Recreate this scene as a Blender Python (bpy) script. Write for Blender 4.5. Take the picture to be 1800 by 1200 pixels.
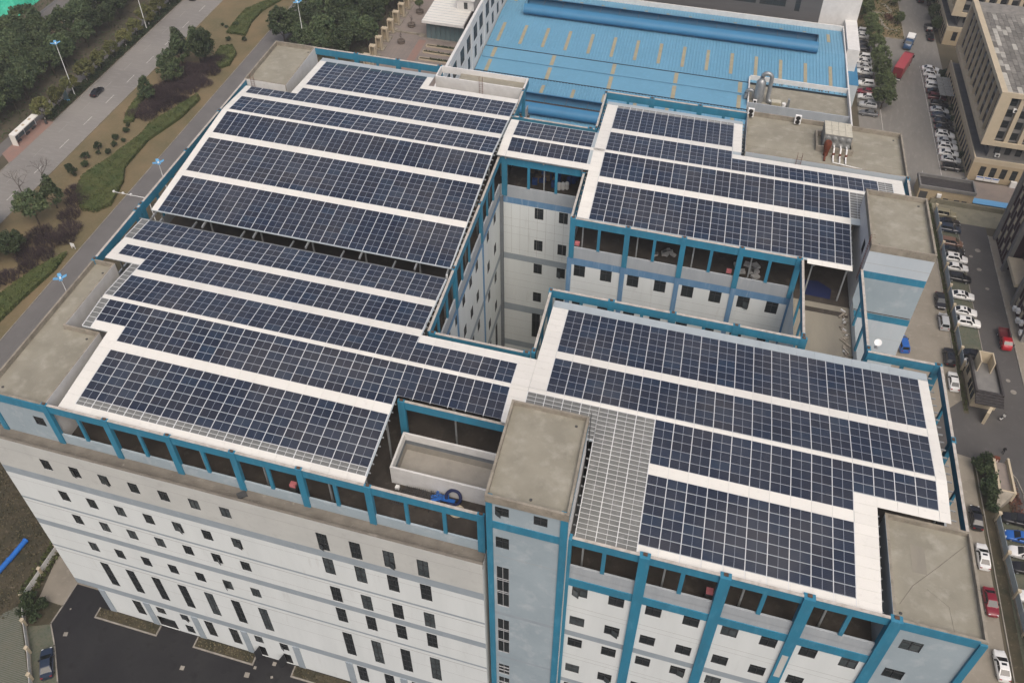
import bpy, bmesh, math, random
from mathutils import Matrix, Vector
for o in list(bpy.data.objects): bpy.data.objects.remove(o)
scene = bpy.context.scene
COL = scene.collection
R = math.radians
random.seed(11)

# ---------------------------------------------------------------- camera, sky, sun, exposure
cam_d = bpy.data.cameras.new('camera'); cam = bpy.data.objects.new('camera', cam_d); COL.objects.link(cam)
cam_d.lens = 32.153; cam_d.sensor_width = 36; cam_d.sensor_fit = 'HORIZONTAL'
cam_d.clip_start = 1; cam_d.clip_end = 4000
cam.location = (71.071, -50.824, 125.411)
cam.rotation_euler = (R(90 - 44.906), 0, R(16.55))
scene.camera = cam

world = bpy.data.worlds.new('World'); scene.world = world; world.use_nodes = True
wn = world.node_tree.nodes; wl = world.node_tree.links
SUN_EL, SUN_AZ = 55.0, 150.0            # azimuth: compass-like angle of the sun seen from the place, clockwise from +Y
sky = wn.new('ShaderNodeTexSky'); sky.sky_type = 'NISHITA'; sky.sun_disc = False
sky.sun_elevation = R(SUN_EL); sky.sun_rotation = R(SUN_AZ)
sky.air_density = 0.6; sky.dust_density = 6.0; sky.ozone_density = 0.0; sky.altitude = 0
bg = wn['Background']; bg.inputs['Strength'].default_value = 0.15
wl.new(sky.outputs[0], bg.inputs['Color'])
sun_d = bpy.data.lights.new('sun', 'SUN'); sun = bpy.data.objects.new('sun', sun_d); COL.objects.link(sun)
sun_d.energy = 1.0; sun_d.angle = R(60); sun_d.color = (0.98, 0.975, 0.905)
az = R(SUN_AZ); el = R(SUN_EL)
to_sun = Vector((math.sin(az) * math.cos(el), math.cos(az) * math.cos(el), math.sin(el)))
sun.rotation_euler = to_sun.to_track_quat('Z', 'Y').to_euler()
scene.view_settings.view_transform = 'Standard'; scene.view_settings.look = 'None'
scene.view_settings.exposure = 0.18; scene.view_settings.gamma = 1.0
scene.view_settings.use_curve_mapping = False
scene.cycles.max_bounces = 5; scene.cycles.diffuse_bounces = 3; scene.cycles.glossy_bounces = 2
scene.cycles.transmission_bounces = 2; scene.cycles.volume_bounces = 0
scene.cycles.use_denoising = True
scene.cycles.caustics_reflective = False; scene.cycles.caustics_refractive = False

# ---------------------------------------------------------------- helpers
SK = -0.07492                           # the whole district is laid out on a grid four degrees off square
def W(u, v, z=0.0): return (u + SK * v, v, z)

def mesh_obj(name, verts, faces, mats, mi=None, uvs=None, smooth=None):
    me = bpy.data.meshes.new(name)
    me.from_pydata(verts, [], faces); 
    for m in mats: me.materials.append(M[m] if isinstance(m, str) else m)
    if mi:
        me.polygons.foreach_set('material_index', mi)
    if uvs:
        uv = me.uv_layers.new(name='UVMap')
        flat = [c for f in uvs for p in f for c in p]
        uv.data.foreach_set('uv', flat)
    if smooth is not None:
        shade(me, smooth)
    me.update()
    ob = bpy.data.objects.new(name, me); COL.objects.link(ob)
    return ob

def shade(me, ang):
    """smooth shading with edges sharper than ang degrees kept crisp"""
    bm = bmesh.new(); bm.from_mesh(me)
    bmesh.ops.recalc_face_normals(bm, faces=bm.faces)
    for f in bm.faces: f.smooth = True
    for e in bm.edges:
        e.smooth = not (len(e.link_faces) == 2 and e.calc_face_angle(0) > R(ang))
    bm.to_mesh(me); bm.free()

class MB:
    """collects shapes and links them as one mesh object"""
    def __init__(s, grid=True): s.v = []; s.f = []; s.m = []; s.g = grid; s.uv = []
    def P(s, a, b, c): return W(a, b, c) if s.g else (a, b, c)
    def poly(s, pts, m=0, uv=None):
        n = len(s.v); s.v += [s.P(*p) for p in pts]; s.f.append(list(range(n, n + len(pts)))); s.m.append(m)
        s.uv.append(uv if uv else [(0, 0)] * len(pts)); return s
    def faces(s, pts, fs, m=0):
        n = len(s.v); s.v += [s.P(*p) for p in pts]
        for f in fs: s.f.append([n + i for i in f]); s.m.append(m); s.uv.append([(0, 0)] * len(f))
        return s
    def box(s, a0, a1, b0, b1, c0, c1, m=0, top=None):
        p = [(a0,b0,c0),(a1,b0,c0),(a1,b1,c0),(a0,b1,c0),(a0,b0,c1),(a1,b0,c1),(a1,b1,c1),(a0,b1,c1)]
        s.faces(p, [(0,3,2,1),(0,1,5,4),(1,2,6,5),(2,3,7,6),(3,0,4,7)], m)
        s.faces(p[4:], [(0,1,2,3)], m if top is None else top); return s
    def obox(s, c, d, n, l, w, z0, z1, m=0):
        """box along direction d (2-vectors d, n) centred on c"""
        p = []
        for z in (z0, z1):
            for i, j in ((-1,-1),(1,-1),(1,1),(-1,1)):
                p.append((c[0]+d[0]*i*l/2+n[0]*j*w/2, c[1]+d[1]*i*l/2+n[1]*j*w/2, z))
        return s.faces(p, [(0,3,2,1),(4,5,6,7),(0,1,5,4),(1,2,6,5),(2,3,7,6),(3,0,4,7)], m)
    def tube(s, pts, r, n=8, m=0, cap=True):
        pts = [Vector(s.P(*p)) for p in pts]; rr = r if isinstance(r, (list, tuple)) else [r] * len(pts)
        rings = []
        for i, p in enumerate(pts):
            d = (pts[min(i+1, len(pts)-1)] - pts[max(i-1, 0)]).normalized()
            up = Vector((0,0,1)) if abs(d.z) < .95 else Vector((1,0,0))
            a = d.cross(up).normalized(); b = a.cross(d)
            k = len(s.v); s.v += [tuple(p + (a*math.cos(t) + b*math.sin(t)) * rr[i]) for t in [2*math.pi*j/n for j in range(n)]]
            rings.append(k)
        for q, k in zip(rings, rings[1:]):
            for j in range(n):
                s.f.append([q+j, q+(j+1)%n, k+(j+1)%n, k+j]); s.m.append(m); s.uv.append([(0,0)]*4)
        if cap:
            for k in (rings[0], rings[-1]):
                s.f.append([k+j for j in range(n)]); s.m.append(m); s.uv.append([(0,0)]*n)
        return s
    def lathe(s, c, prof, n=16, m=0):
        k = len(s.v); c = s.P(*c)
        for r, z in prof:
            s.v += [(c[0]+r*math.cos(2*math.pi*j/n), c[1]+r*math.sin(2*math.pi*j/n), c[2]+z) for j in range(n)]
        for i in range(len(prof)-1):
            for j in range(n):
                s.f.append([k+i*n+j, k+i*n+(j+1)%n, k+(i+1)*n+(j+1)%n, k+(i+1)*n+j]); s.m.append(m); s.uv.append([(0,0)]*4)
        s.f.append([k+j for j in range(n)][::-1]); s.m.append(m); s.uv.append([(0,0)]*n)
        s.f.append([k+(len(prof)-1)*n+j for j in range(n)]); s.m.append(m); s.uv.append([(0,0)]*n)
        return s
    def build(s, name, mats, parent=None, smooth=None, uv=False):
        if not isinstance(mats, (list, tuple)): mats = [mats]
        o = mesh_obj(name, s.v, s.f, mats, s.m, s.uv if uv else None, smooth)
        if parent: attach(o, parent)
        return o

def attach(o, parent):
    o.parent = parent
    if parent.type == 'EMPTY' and not parent.parent:
        o.matrix_parent_inverse = Matrix.LocRotScale(parent.location, parent.rotation_euler, parent.scale).inverted()
    return o

LABELS = {}
def tag(o, label=None, cat=None, group=None, kind=None):
    if label: o['label'] = label
    if cat: o['category'] = cat
    if group: o['group'] = group
    if kind: o['kind'] = kind
    return o
def thing(name, loc, label, cat, group=None, rz=0.0):
    o = bpy.data.objects.new(name, None); COL.objects.link(o); o.empty_display_size = .3
    o.location = loc; o.rotation_euler = (0, 0, rz)
    return tag(o, label, cat, group)
def inst(name, mesh, loc, parent=None, rot=(0,0,0), scale=(1,1,1)):
    o = bpy.data.objects.new(name, mesh); COL.objects.link(o); o.location = loc; o.rotation_euler = rot; o.scale = scale
    if parent: attach(o, parent)
    return o
def local_child(name, mesh, parent, loc=(0,0,0), rot=(0,0,0), scale=(1,1,1)):
    o = bpy.data.objects.new(name, mesh); COL.objects.link(o); o.parent = parent
    o.location = loc; o.rotation_euler = rot; o.scale = scale
    return o
def drop(o):
    """keep only the mesh of a helper object"""
    me = o.data; bpy.data.objects.remove(o); return me
def heading(du, dv):
    x, y, _ = W(du, dv); return math.atan2(y, x)

# ---------------------------------------------------------------- materials
M = {}
def nd(nt, t, **kw):
    n = nt.nodes.new(t)
    for k, v in kw.items(): setattr(n, k, v)
    return n
def mat(name, col, rough=.7, col2=None, scale=.4, detail=6, contrast=(.35,.65), bump=0.0, bscale=None, metallic=0.0, spec=.25,
        stretch=(1,1,1), obj_random=0.0, col3=None, scale3=3.0, c3=(.55,.75), coords='pos', coat=0.0):
    m = bpy.data.materials.new(name); m.use_nodes = True; nt = m.node_tree; L = nt.links
    b = nt.nodes['Principled BSDF']; b.inputs['Roughness'].default_value = rough; b.inputs['Metallic'].default_value = metallic
    b.inputs['Specular IOR Level'].default_value = spec; b.inputs['Coat Weight'].default_value = coat
    b.inputs['Base Color'].default_value = (*col, 1)
    src = None
    if coords == 'pos':
        src = nd(nt, 'ShaderNodeNewGeometry').outputs['Position']
    else:
        src = nd(nt, 'ShaderNodeTexCoord').outputs['Object']
    mp = nd(nt, 'ShaderNodeMapping'); mp.inputs['Scale'].default_value = stretch; L.new(src, mp.inputs['Vector'])
    out = None
    def noise(sc, det=detail):
        n = nd(nt, 'ShaderNodeTexNoise'); n.inputs['Scale'].default_value = sc; n.inputs['Detail'].default_value = det
        n.inputs['Roughness'].default_value = .62
        L.new(mp.outputs[0], n.inputs['Vector']); return n
    def ramp(a, b_):
        r = nd(nt, 'ShaderNodeMapRange'); r.inputs['From Min'].default_value = a; r.inputs['From Max'].default_value = b_; return r
    if col2:
        n = noise(scale); r = ramp(*contrast); L.new(n.outputs['Fac'], r.inputs['Value'])
        mx = nd(nt, 'ShaderNodeMix', data_type='RGBA'); mx.inputs['A'].default_value = (*col, 1); mx.inputs['B'].default_value = (*col2, 1)
        L.new(r.outputs[0], mx.inputs['Factor']); out = mx.outputs['Result']
    if col3:
        n = noise(scale3); r = ramp(*c3); L.new(n.outputs['Fac'], r.inputs['Value'])
        mx = nd(nt, 'ShaderNodeMix', data_type='RGBA')
        if out: L.new(out, mx.inputs['A'])
        else: mx.inputs['A'].default_value = (*col, 1)
        mx.inputs['B'].default_value = (*col3, 1); L.new(r.outputs[0], mx.inputs['Factor']); out = mx.outputs['Result']
    if obj_random:
        oi = nd(nt, 'ShaderNodeObjectInfo'); r = nd(nt, 'ShaderNodeMapRange')
        r.inputs['To Min'].default_value = 1 - obj_random; r.inputs['To Max'].default_value = 1 + obj_random
        L.new(oi.outputs['Random'], r.inputs['Value'])
        mx = nd(nt, 'ShaderNodeMix', data_type='RGBA', blend_type='MULTIPLY'); mx.inputs['Factor'].default_value = 1
        if out: L.new(out, mx.inputs['A'])
        else: mx.inputs['A'].default_value = (*col, 1)
        cb = nd(nt, 'ShaderNodeCombineColor'); 
        for i in range(3): L.new(r.outputs[0], cb.inputs[i])
        L.new(cb.outputs[0], mx.inputs['B']); out = mx.outputs['Result']
    if out: L.new(out, b.inputs['Base Color'])
    if bump:
        n = noise(bscale or scale * 6, 4); bp = nd(nt, 'ShaderNodeBump'); bp.inputs['Strength'].default_value = bump
        bp.inputs['Distance'].default_value = .05
        L.new(n.outputs['Fac'], bp.inputs['Height']); L.new(bp.outputs[0], b.inputs['Normal'])
    M[name] = m
    return m

mat('soil', (.10,.085,.06), .95, (.065,.06,.04), .12, bump=.5, bscale=3)
mat('winter_grass', (.185,.14,.078), .95, (.120,.105,.056), .10, bump=.6, bscale=4, col3=(.20,.16,.10), scale3=1.6, c3=(.5,.8))
mat('rough_ground', (.075,.062,.04), .95, (.035,.035,.022), .25, bump=.8, bscale=2, col3=(.16,.13,.09), scale3=1.2, c3=(.58,.75))
mat('road_concrete', (.235,.222,.203), .85, (.19,.18,.168), .06, stretch=(.25,1,1), col3=(.27,.26,.24), scale3=1.4, c3=(.5,.8), bump=.1)
mat('yard_concrete', (.25,.225,.185), .9, (.20,.18,.145), .15, col3=(.30,.27,.225), scale3=.9, c3=(.55,.8), bump=.15)
mat('dark_asphalt', (.021,.021,.023), .9, (.030,.030,.031), .12, bump=.3, bscale=8, col3=(.016,.016,.017), scale3=.5, c3=(.55,.75), spec=.12)
mat('grey_asphalt', (.085,.081,.078), .85, (.068,.065,.063), .1, bump=.3, bscale=8, col3=(.105,.10,.096), scale3=.7, c3=(.55,.8))
mat('old_asphalt', (.20,.19,.172), .88, (.165,.158,.145), .09, stretch=(1,.3,1), col3=(.24,.23,.21), scale3=1.2, c3=(.5,.8), bump=.15)
mat('grey_path', (.155,.148,.142), .9, (.13,.125,.12), .2, bump=.2)
mat('kerb', (.30,.28,.245), .9, (.20,.185,.16), .8)
mat('marking', (.62,.60,.55), .8, (.32,.31,.29), 1.6)
mat('plaza_paver', (.235,.20,.175), .9, (.19,.165,.15), .25, col3=(.26,.215,.19), scale3=1.2, bump=.15)
mat('red_paver', (.27,.165,.135), .9, (.23,.16,.135), .6)
mat('grass_paver', (.085,.098,.075), .95, (.12,.115,.085), .5, col3=(.055,.075,.04), scale3=2.5, c3=(.5,.7), bump=.5, bscale=6)
mat('paver_kerb', (.165,.165,.145), .9, (.13,.135,.11), 1.0)

mat('wall_white', (.645,.68,.675), .75, (.595,.63,.625), .35, stretch=(1,1,.16), col3=(.50,.515,.50), scale3=1.1, c3=(.60,.85))
mat('wall_putty', (.49,.50,.475), .85, (.45,.46,.44), .3, col3=(.40,.405,.385), scale3=.9, c3=(.55,.8))
mat('wall_lightblue', (.325,.39,.425), .8, (.275,.335,.37), .35, stretch=(.6,.6,.5), col3=(.41,.46,.485), scale3=.9, c3=(.52,.75))
mat('wall_pale', (.47,.525,.56), .8, (.42,.475,.515), .4, stretch=(1,1,.25), col3=(.52,.55,.58), scale3=.8, c3=(.55,.75))
mat('well_render', (.33,.31,.275), .85, (.27,.255,.225), .6)
mat('wall_band', (.30,.345,.38), .8, (.26,.305,.335), .5, col3=(.34,.385,.44), scale3=1.3, c3=(.6,.8))
mat('wall_courtband', (.135,.255,.40), .8, (.10,.21,.35), .6, stretch=(1.5,1.5,.2), col3=(.27,.37,.47), scale3=1.6, c3=(.55,.75))
mat('parapet_grey', (.36,.39,.41), .85, (.30,.33,.355), .6, stretch=(1.2,1.2,.25), col3=(.42,.44,.45), scale3=1.2, c3=(.55,.75))
mat('blue_paint', (.030,.200,.315), .6, (.034,.165,.255), .5, stretch=(1,1,.3), col3=(.075,.25,.37), scale3=1.6, c3=(.52,.85), spec=.3)
mat('beam_cap', (.50,.47,.43), .9, (.36,.33,.29), 1.5, col3=(.2,.17,.14), scale3=3, c3=(.6,.8))
mat('rust_block', (.13,.075,.05), .95, (.07,.05,.04), 3)
mat('roof_concrete', (.278,.262,.21), .95, (.22,.207,.165), .25, col3=(.335,.318,.265), scale3=.55, c3=(.5,.75), bump=.3, bscale=5)
mat('parapet_concrete', (.30,.27,.22), .95, (.20,.18,.145), .9, col3=(.12,.105,.085), scale3=1.6, c3=(.58,.8))
mat('ledge_concrete', (.205,.185,.155), .95, (.14,.125,.105), .5, col3=(.30,.28,.245), scale3=1.3, c3=(.62,.8), bump=.4)
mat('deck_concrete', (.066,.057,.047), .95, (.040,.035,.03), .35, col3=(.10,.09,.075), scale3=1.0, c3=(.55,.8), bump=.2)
mat('connector_concrete', (.27,.25,.20), .95, (.22,.205,.17), .3, stretch=(1.5,.3,1), bump=.2)
mat('sheet_white', (.715,.70,.645), .5, (.66,.645,.595), .12, col3=(.56,.545,.50), scale3=1.4, c3=(.58,.85), spec=.4, obj_random=.025)
mat('sheet_edge', (.38,.43,.45), .4, (.34,.385,.405), .3)
mat('panel_frame', (.40,.42,.45), .4, metallic=.3)
mat('rail_white', (.62,.63,.63), .4)
mat('steel_grey', (.32,.34,.34), .5, (.25,.26,.26), 2, metallic=.3)
mat('steel_dark', (.06,.06,.06), .6)
mat('sky_pane', (.175,.18,.17), .25, (.14,.145,.14), .3, col3=(.24,.245,.24), scale3=.8)
mat('dark_pane', (.035,.06,.075), .15)
mat('window_glass', (.018,.022,.024), .12, (.03,.035,.036), .25, spec=.5)
mat('window_glass_pale', (.085,.10,.105), .18, (.04,.05,.052), .5, spec=.5)
mat('window_frame', (.035,.037,.04), .5)
mat('window_frame_light', (.40,.41,.42), .5)
mat('white_paint', (.66,.655,.635), .7, (.58,.575,.555), .8, col3=(.42,.41,.39), scale3=2, c3=(.62,.85))
mat('grey_paint', (.17,.19,.205), .8, (.14,.155,.17), 1)
mat('roof_blue', (.135,.31,.445), .5, (.12,.285,.41), .12, col3=(.14,.335,.49), scale3=.9, c3=(.5,.8), spec=.4)
mat('roof_blue_dark', (.045,.185,.335), .45, (.04,.165,.30), .3, spec=.4)
mat('skylight_tan', (.36,.325,.225), .6, (.30,.27,.19), .8)
mat('roof_dark_line', (.02,.03,.04), .9)
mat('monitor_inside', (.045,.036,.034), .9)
mat('grey_cladding', (.115,.115,.115), .7, (.095,.095,.097), .3, stretch=(.2,.2,3))
mat('beige_tile', (.40,.325,.215), .75, (.35,.285,.19), .4, col3=(.44,.36,.25), scale3=2)
mat('beige_pale', (.47,.40,.29), .75, (.42,.36,.26), .6)
mat('office_grey', (.19,.185,.175), .85, (.15,.148,.142), .6)
mat('roof_slab_a', (.20,.19,.17), .95, (.13,.125,.115), .8, obj_random=.25)
mat('roof_slab_pale', (.40,.385,.345), .95, (.30,.29,.26), .9, obj_random=.15)
mat('purple_wall', (.045,.018,.021), .85, (.03,.014,.017), .5)
mat('marking_faint', (.30,.29,.27), .85, (.24,.23,.215), 1.6)
mat('olive_concrete', (.235,.22,.16), .9, (.18,.17,.125), .5, col3=(.09,.085,.065), scale3=.8, c3=(.62,.72))
mat('dark_tile', (.055,.05,.05), .8, (.035,.033,.033), 1.5)
mat('pale_blue_strip', (.14,.36,.62), .5)
mat('galvanised', (.33,.345,.35), .4, (.26,.275,.28), 1.2, metallic=.5)
mat('tank_cream', (.50,.475,.39), .6, (.43,.41,.335), 1.5)
mat('tank_grey', (.24,.245,.235), .5, (.19,.195,.19), 1.5, metallic=.2)
mat('rust_red', (.16,.045,.02), .85, (.09,.03,.02), 2.5)
mat('white_plastic', (.72,.72,.70), .5)
mat('black_plastic', (.02,.02,.02), .6)
mat('sack_pale', (.42,.42,.41), .8, (.32,.32,.31), 3, obj_random=.2)
mat('sack_brown', (.16,.125,.09), .9, (.10,.08,.06), 3, obj_random=.25)
mat('blue_drum', (.02,.05,.16), .6)
mat('scrap', (.34,.31,.26), .85, (.24,.21,.17), 4, obj_random=.35)
mat('scrap_metal', (.52,.52,.51), .5, obj_random=.2)
mat('blue_plastic', (.02,.12,.42), .5, (.025,.15,.5), 2, obj_random=.15)
mat('navy_hose', (.015,.022,.07), .5)
mat('pink_paper', (.50,.16,.17), .7)
mat('terracotta', (.14,.115,.095), .9, (.10,.085,.07), 2)
mat('green_tarp', (.045,.42,.28), .6, (.03,.34,.22), .5, col3=(.09,.5,.36), scale3=1.5, bump=.6, bscale=1.5)
mat('bark', (.085,.068,.05), .95, (.05,.04,.03), 3)
mat('bark_white', (.55,.54,.50), .9)
mat('twig', (.085,.066,.055), .95, obj_random=.25)
mat('twig_purple', (.060,.044,.046), .95, (.042,.030,.033), .8, obj_random=.2)
mat('lamp_blue', (.13,.36,.60), .5)
mat('lamp_white', (.70,.71,.70), .5)
mat('glass_clear', (.10,.15,.16), .12, spec=.6)
mat('tyre', (.014,.014,.015), .8)
mat('rim', (.40,.41,.42), .35, metallic=.6)
mat('car_glass', (.012,.014,.016), .08, spec=.6)
mat('head_lamp', (.60,.62,.63), .2)
mat('tail_lamp', (.25,.012,.012), .3)
def paint(name, c, rough=.28): mat(name, c, rough, spec=.5, coat=.25)
paint('car_white', (.66,.66,.645)); paint('car_black', (.012,.012,.014)); paint('car_darkblue', (.018,.028,.05))
paint('car_silver', (.36,.37,.375)); paint('car_red', (.17,.008,.018)); paint('car_maroon', (.085,.012,.016)); paint('car_blue', (.018,.10,.36))
paint('car_brown', (.15,.085,.06)); paint('car_khaki', (.22,.20,.13)); paint('car_grey', (.10,.105,.11)); paint('truck_red', (.36,.05,.055), .5)
paint('pickup_blue', (.03,.075,.16)); paint('pickup_red', (.33,.012,.02))
mat('truck_red_dark', (.17,.022,.03), .6)
mat('skin', (.45,.28,.20), .6); mat('cloth_black', (.012,.012,.013), .9); mat('cloth_grey', (.10,.10,.11), .9)

def leaf_mat(name, a, b, rnd=.25):
    m = mat(name, a, .7, b, .35, obj_random=rnd, coords='pos', spec=.25)
    bs = m.node_tree.nodes['Principled BSDF']
    return m
leaf_mat('leaf_dark', (.042,.066,.032), (.068,.088,.038), .38)
leaf_mat('leaf_street', (.092,.104,.038), (.120,.118,.042))
leaf_mat('leaf_bright', (.090,.115,.048), (.066,.090,.038))
leaf_mat('leaf_hedge', (.058,.080,.026), (.084,.095,.032), .15)
leaf_mat('leaf_shrub', (.026,.044,.020), (.042,.058,.024))
leaf_mat('leaf_red', (.16,.06,.05), (.10,.07,.04))

def panel_material():
    m = bpy.data.materials.new('panel_cells'); m.use_nodes = True; nt = m.node_tree; L = nt.links
    b = nt.nodes['Principled BSDF']; b.inputs['Roughness'].default_value = .16; b.inputs['Specular IOR Level'].default_value = .95
    uv = nd(nt, 'ShaderNodeUVMap'); uv.uv_map = 'UVMap'
    sp = nd(nt, 'ShaderNodeSeparateXYZ'); L.new(uv.outputs[0], sp.inputs[0])
    def math_(op, a, c=None, d=None):
        n = nd(nt, 'ShaderNodeMath', operation=op)
        for i, x in enumerate((a, c, d)):
            if x is None: continue
            if isinstance(x, (int, float)): n.inputs[i].default_value = x
            else: L.new(x, n.inputs[i])
        return n.outputs[0]
    def line(src, n, w):
        fr = math_('FRACT', math_('MULTIPLY', src, n)); d = math_('ABSOLUTE', math_('SUBTRACT', fr, .5))
        return math_('GREATER_THAN', d, .5 - w)
    fine = math_('MAXIMUM', line(sp.outputs[1], 6, .035), line(sp.outputs[0], 24, .035))
    mid = math_('LESS_THAN', math_('ABSOLUTE', math_('SUBTRACT', sp.outputs[0], .5)), .0095)
    oi = nd(nt, 'ShaderNodeObjectInfo'); at = nd(nt, 'ShaderNodeAttribute', attribute_name='tint')
    rnd = math_('FRACT', math_('ADD', oi.outputs['Random'], at.outputs['Fac']))
    cr = nd(nt, 'ShaderNodeValToRGB'); e = cr.color_ramp.elements
    e[0].position = 0; e[0].color = (.0065,.011,.024,1); e[1].position = 1; e[1].color = (.011,.026,.052,1)
    for p_, c in ((.30,(.0075,.0135,.030,1)),(.55,(.0105,.0115,.020,1)),(.72,(.0085,.0165,.037,1)),(.9,(.010,.021,.043,1))):
        x = e.new(p_); x.color = c
    L.new(rnd, cr.inputs[0])
    m1 = nd(nt, 'ShaderNodeMix', data_type='RGBA'); L.new(cr.outputs[0], m1.inputs['A']); m1.inputs['B'].default_value = (.06,.075,.105,1)
    L.new(math_('MULTIPLY', fine, .55), m1.inputs['Factor'])
    m2 = nd(nt, 'ShaderNodeMix', data_type='RGBA'); L.new(m1.outputs['Result'], m2.inputs['A']); m2.inputs['B'].default_value = (.34,.37,.42,1)
    L.new(mid, m2.inputs['Factor'])
    # thin uneven film of dust
    gp = nd(nt, 'ShaderNodeNewGeometry'); ns = nd(nt, 'ShaderNodeTexNoise'); ns.inputs['Scale'].default_value = .16; ns.inputs['Detail'].default_value = 5
    L.new(gp.outputs['Position'], ns.inputs['Vector'])
    mr = nd(nt, 'ShaderNodeMapRange'); mr.inputs['From Min'].default_value = .35; mr.inputs['From Max'].default_value = .7; mr.inputs['To Max'].default_value = .34; mr.inputs['To Min'].default_value = .02
    L.new(ns.outputs['Fac'], mr.inputs['Value'])
    m3 = nd(nt, 'ShaderNodeMix', data_type='RGBA'); L.new(m2.outputs['Result'], m3.inputs['A']); m3.inputs['B'].default_value = (.105,.098,.09,1)
    L.new(mr.outputs[0], m3.inputs['Factor']); L.new(m3.outputs['Result'], b.inputs['Base Color'])
    rr = nd(nt, 'ShaderNodeMapRange'); rr.inputs['To Min'].default_value = .12; rr.inputs['To Max'].default_value = .30; L.new(ns.outputs['Fac'], rr.inputs['Value']); L.new(rr.outputs[0], b.inputs['Roughness'])
    M['panel_cells'] = m
panel_material()
# ---------------------------------------------------------------- ground, roads, yards
def sheet(name, pts, z, m, parent=None, kind='structure', grid=True):
    o = MB(grid).poly([(a, b, z) for a, b in pts], 0).build(name, m, parent)
    if kind and not parent: tag(o, kind=kind)
    return o
def rect(a0, a1, b0, b1): return [(a0,b0),(a1,b0),(a1,b1),(a0,b1)]
def kerb(name, pts, w=.22, h=.13, m='kerb', parent=None, z0=-.01):
    """a raised kerb following a polyline"""
    b = MB()
    for (x0,y0),(x1,y1) in zip(pts, pts[1:]):
        d = Vector((x1-x0, y1-y0)); l = d.length; d.normalize(); n = Vector((-d.y, d.x))
        b.obox(((x0+x1)/2,(y0+y1)/2), d, n, l+w*.9, w, z0, h)
    o = b.build(name, m, parent)
    if not parent: tag(o, kind='structure')
    return o

ground = sheet('ground', [(-900,-900),(900,-900),(900,1200),(-900,1200)], -.03, 'soil', grid=False); ground['label'] = 'bare brownish soil of the wider district'
road = sheet('main_road', rect(-91.3,-79.4,-200,420), .004, 'road_concrete'); road['label'] = 'pale concrete road with white lane dashes'
dash_me = drop(MB().box(-.09,.09,-2.1,2.1,0,.006).build('lane_dash', 'marking'))
for i in range(-6, 26):
    inst('lane_dash', dash_me, W(-83.1, 104.6 + i*10.9, .006), road)
dash_faint = dash_me.copy(); dash_faint.materials[0] = M['marking_faint']
for i in range(-6, 26):
    inst('lane_dash', dash_faint, W(-87.3, 99.6 + i*10.9, .006), road)
sheet('bus_bay', [(-95.6,96.5),(-91.3,93.5),(-91.3,112.5),(-95.6,112.5)], .012, 'red_paver')
sheet('verge', rect(-79.2,-57.2,-200,420), .010, 'winter_grass')
kerb('road_kerb', [(-79.3,-150),(-79.3,320)])
kerb('road_kerb', [(-91.4,-150),(-91.4,94)]); kerb('road_kerb', [(-91.4,112.5),(-91.4,320)])
sheet('footway', rect(-98.6,-95.2,-200,420), .008, 'grey_path')
sheet('planting_strip', rect(-95.2,-91.5,112.5,420), .009, 'soil')
sheet('side_path', rect(-57.0,-50.5,-200,420), .012, 'grey_path')
kerb('path_kerb', [(-57.1,-150),(-57.1,320)], .18, .11)
# right-hand side
sheet('side_drive', rect(101.5,124.0,-60,142), .006, 'yard_concrete')
sheet('gate_apron', [(117,66),(140,63),(140,80),(124,78.5),(118,72)], .013, 'grey_asphalt')
sheet('estate_road', rect(129.5,135.8,-60,136), .010, 'grey_asphalt')
bays = sheet('parking_bay', rect(125.2,129.6,87,133), .014, 'grass_paver')
bays2 = sheet('parking_bay', rect(126.2,133.5,-40,54), .014, 'grass_paver')
sheet('estate_yard', rect(109.5,150,134,144), .012, 'olive_concrete')
sheet('north_road', rect(110.5,134.5,144,420), .008, 'old_asphalt')
sheet('planted_strip', rect(124.1,125.0,75.5,142), .016, 'soil')
sheet('planted_strip', rect(124.6,126.3,-40,62), .016, 'rough_ground')
kerb('drive_kerb', [(124.05,78.5),(124.05,140)], .16, .12)
kerb('drive_kerb', [(124.5,63),(124.8,-40)], .16, .12)
kerb('bay_kerb', [(129.62,87),(129.62,133)], .14, .10)
kerb('estate_kerb', [(135.9,131),(135.9,60)], .2, .13)
sheet('entrance_paving', rect(136,150,60,131), .02, 'yard_concrete')
sheet('office_forecourt', [(133.5,144),(160,144),(160,152),(133.5,152)], .018, 'plaza_paver')
garden = sheet('garden', [(112,221),(125.6,221),(126.2,300),(112,300)], .02, 'winter_grass')
kerb('garden_kerb', [(112.5,220.6),(125.7,220.8),(126.2,300)], .25, .14)
b = MB()
pp = [(117.5,235),(119.5,231.7),(119.8,228.5),(121.2,226.3),(124.0,225.8)]; pq = [(117.5,236.2),(120.4,232.2),(120.7,229),(121.7,227.2),(124.1,226.9)]
for i in range(4): b.poly([(*pp[i],.03),(*pp[i+1],.03),(*pq[i+1],.03),(*pq[i],.03)])
pp = [(117.2,236.5),(121.5,236.5),(123.6,238),(123.2,241),(121.5,244)]; pq = [(117.2,237.4),(121.3,237.4),(122.7,238.4),(122.2,240.6),(120.6,243.5)]
for i in range(4): b.poly([(*pp[i],.034),(*pp[i+1],.034),(*pq[i+1],.034),(*pq[i],.034)])
tag(b.build('garden_path', 'yard_concrete'), kind='structure')
# bay lines on the north road
ln = MB(); ln.box(128.45,128.58,152,206,.010,.014); tag(ln.build('parking_line', 'marking'), kind='structure')
ln = MB(); ln.box(116.2,116.32,160,182,.010,.014); ln.box(124.2,124.3,150.5,153,.010,.014); tag(ln.build('parking_line', 'marking'), kind='structure')
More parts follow.
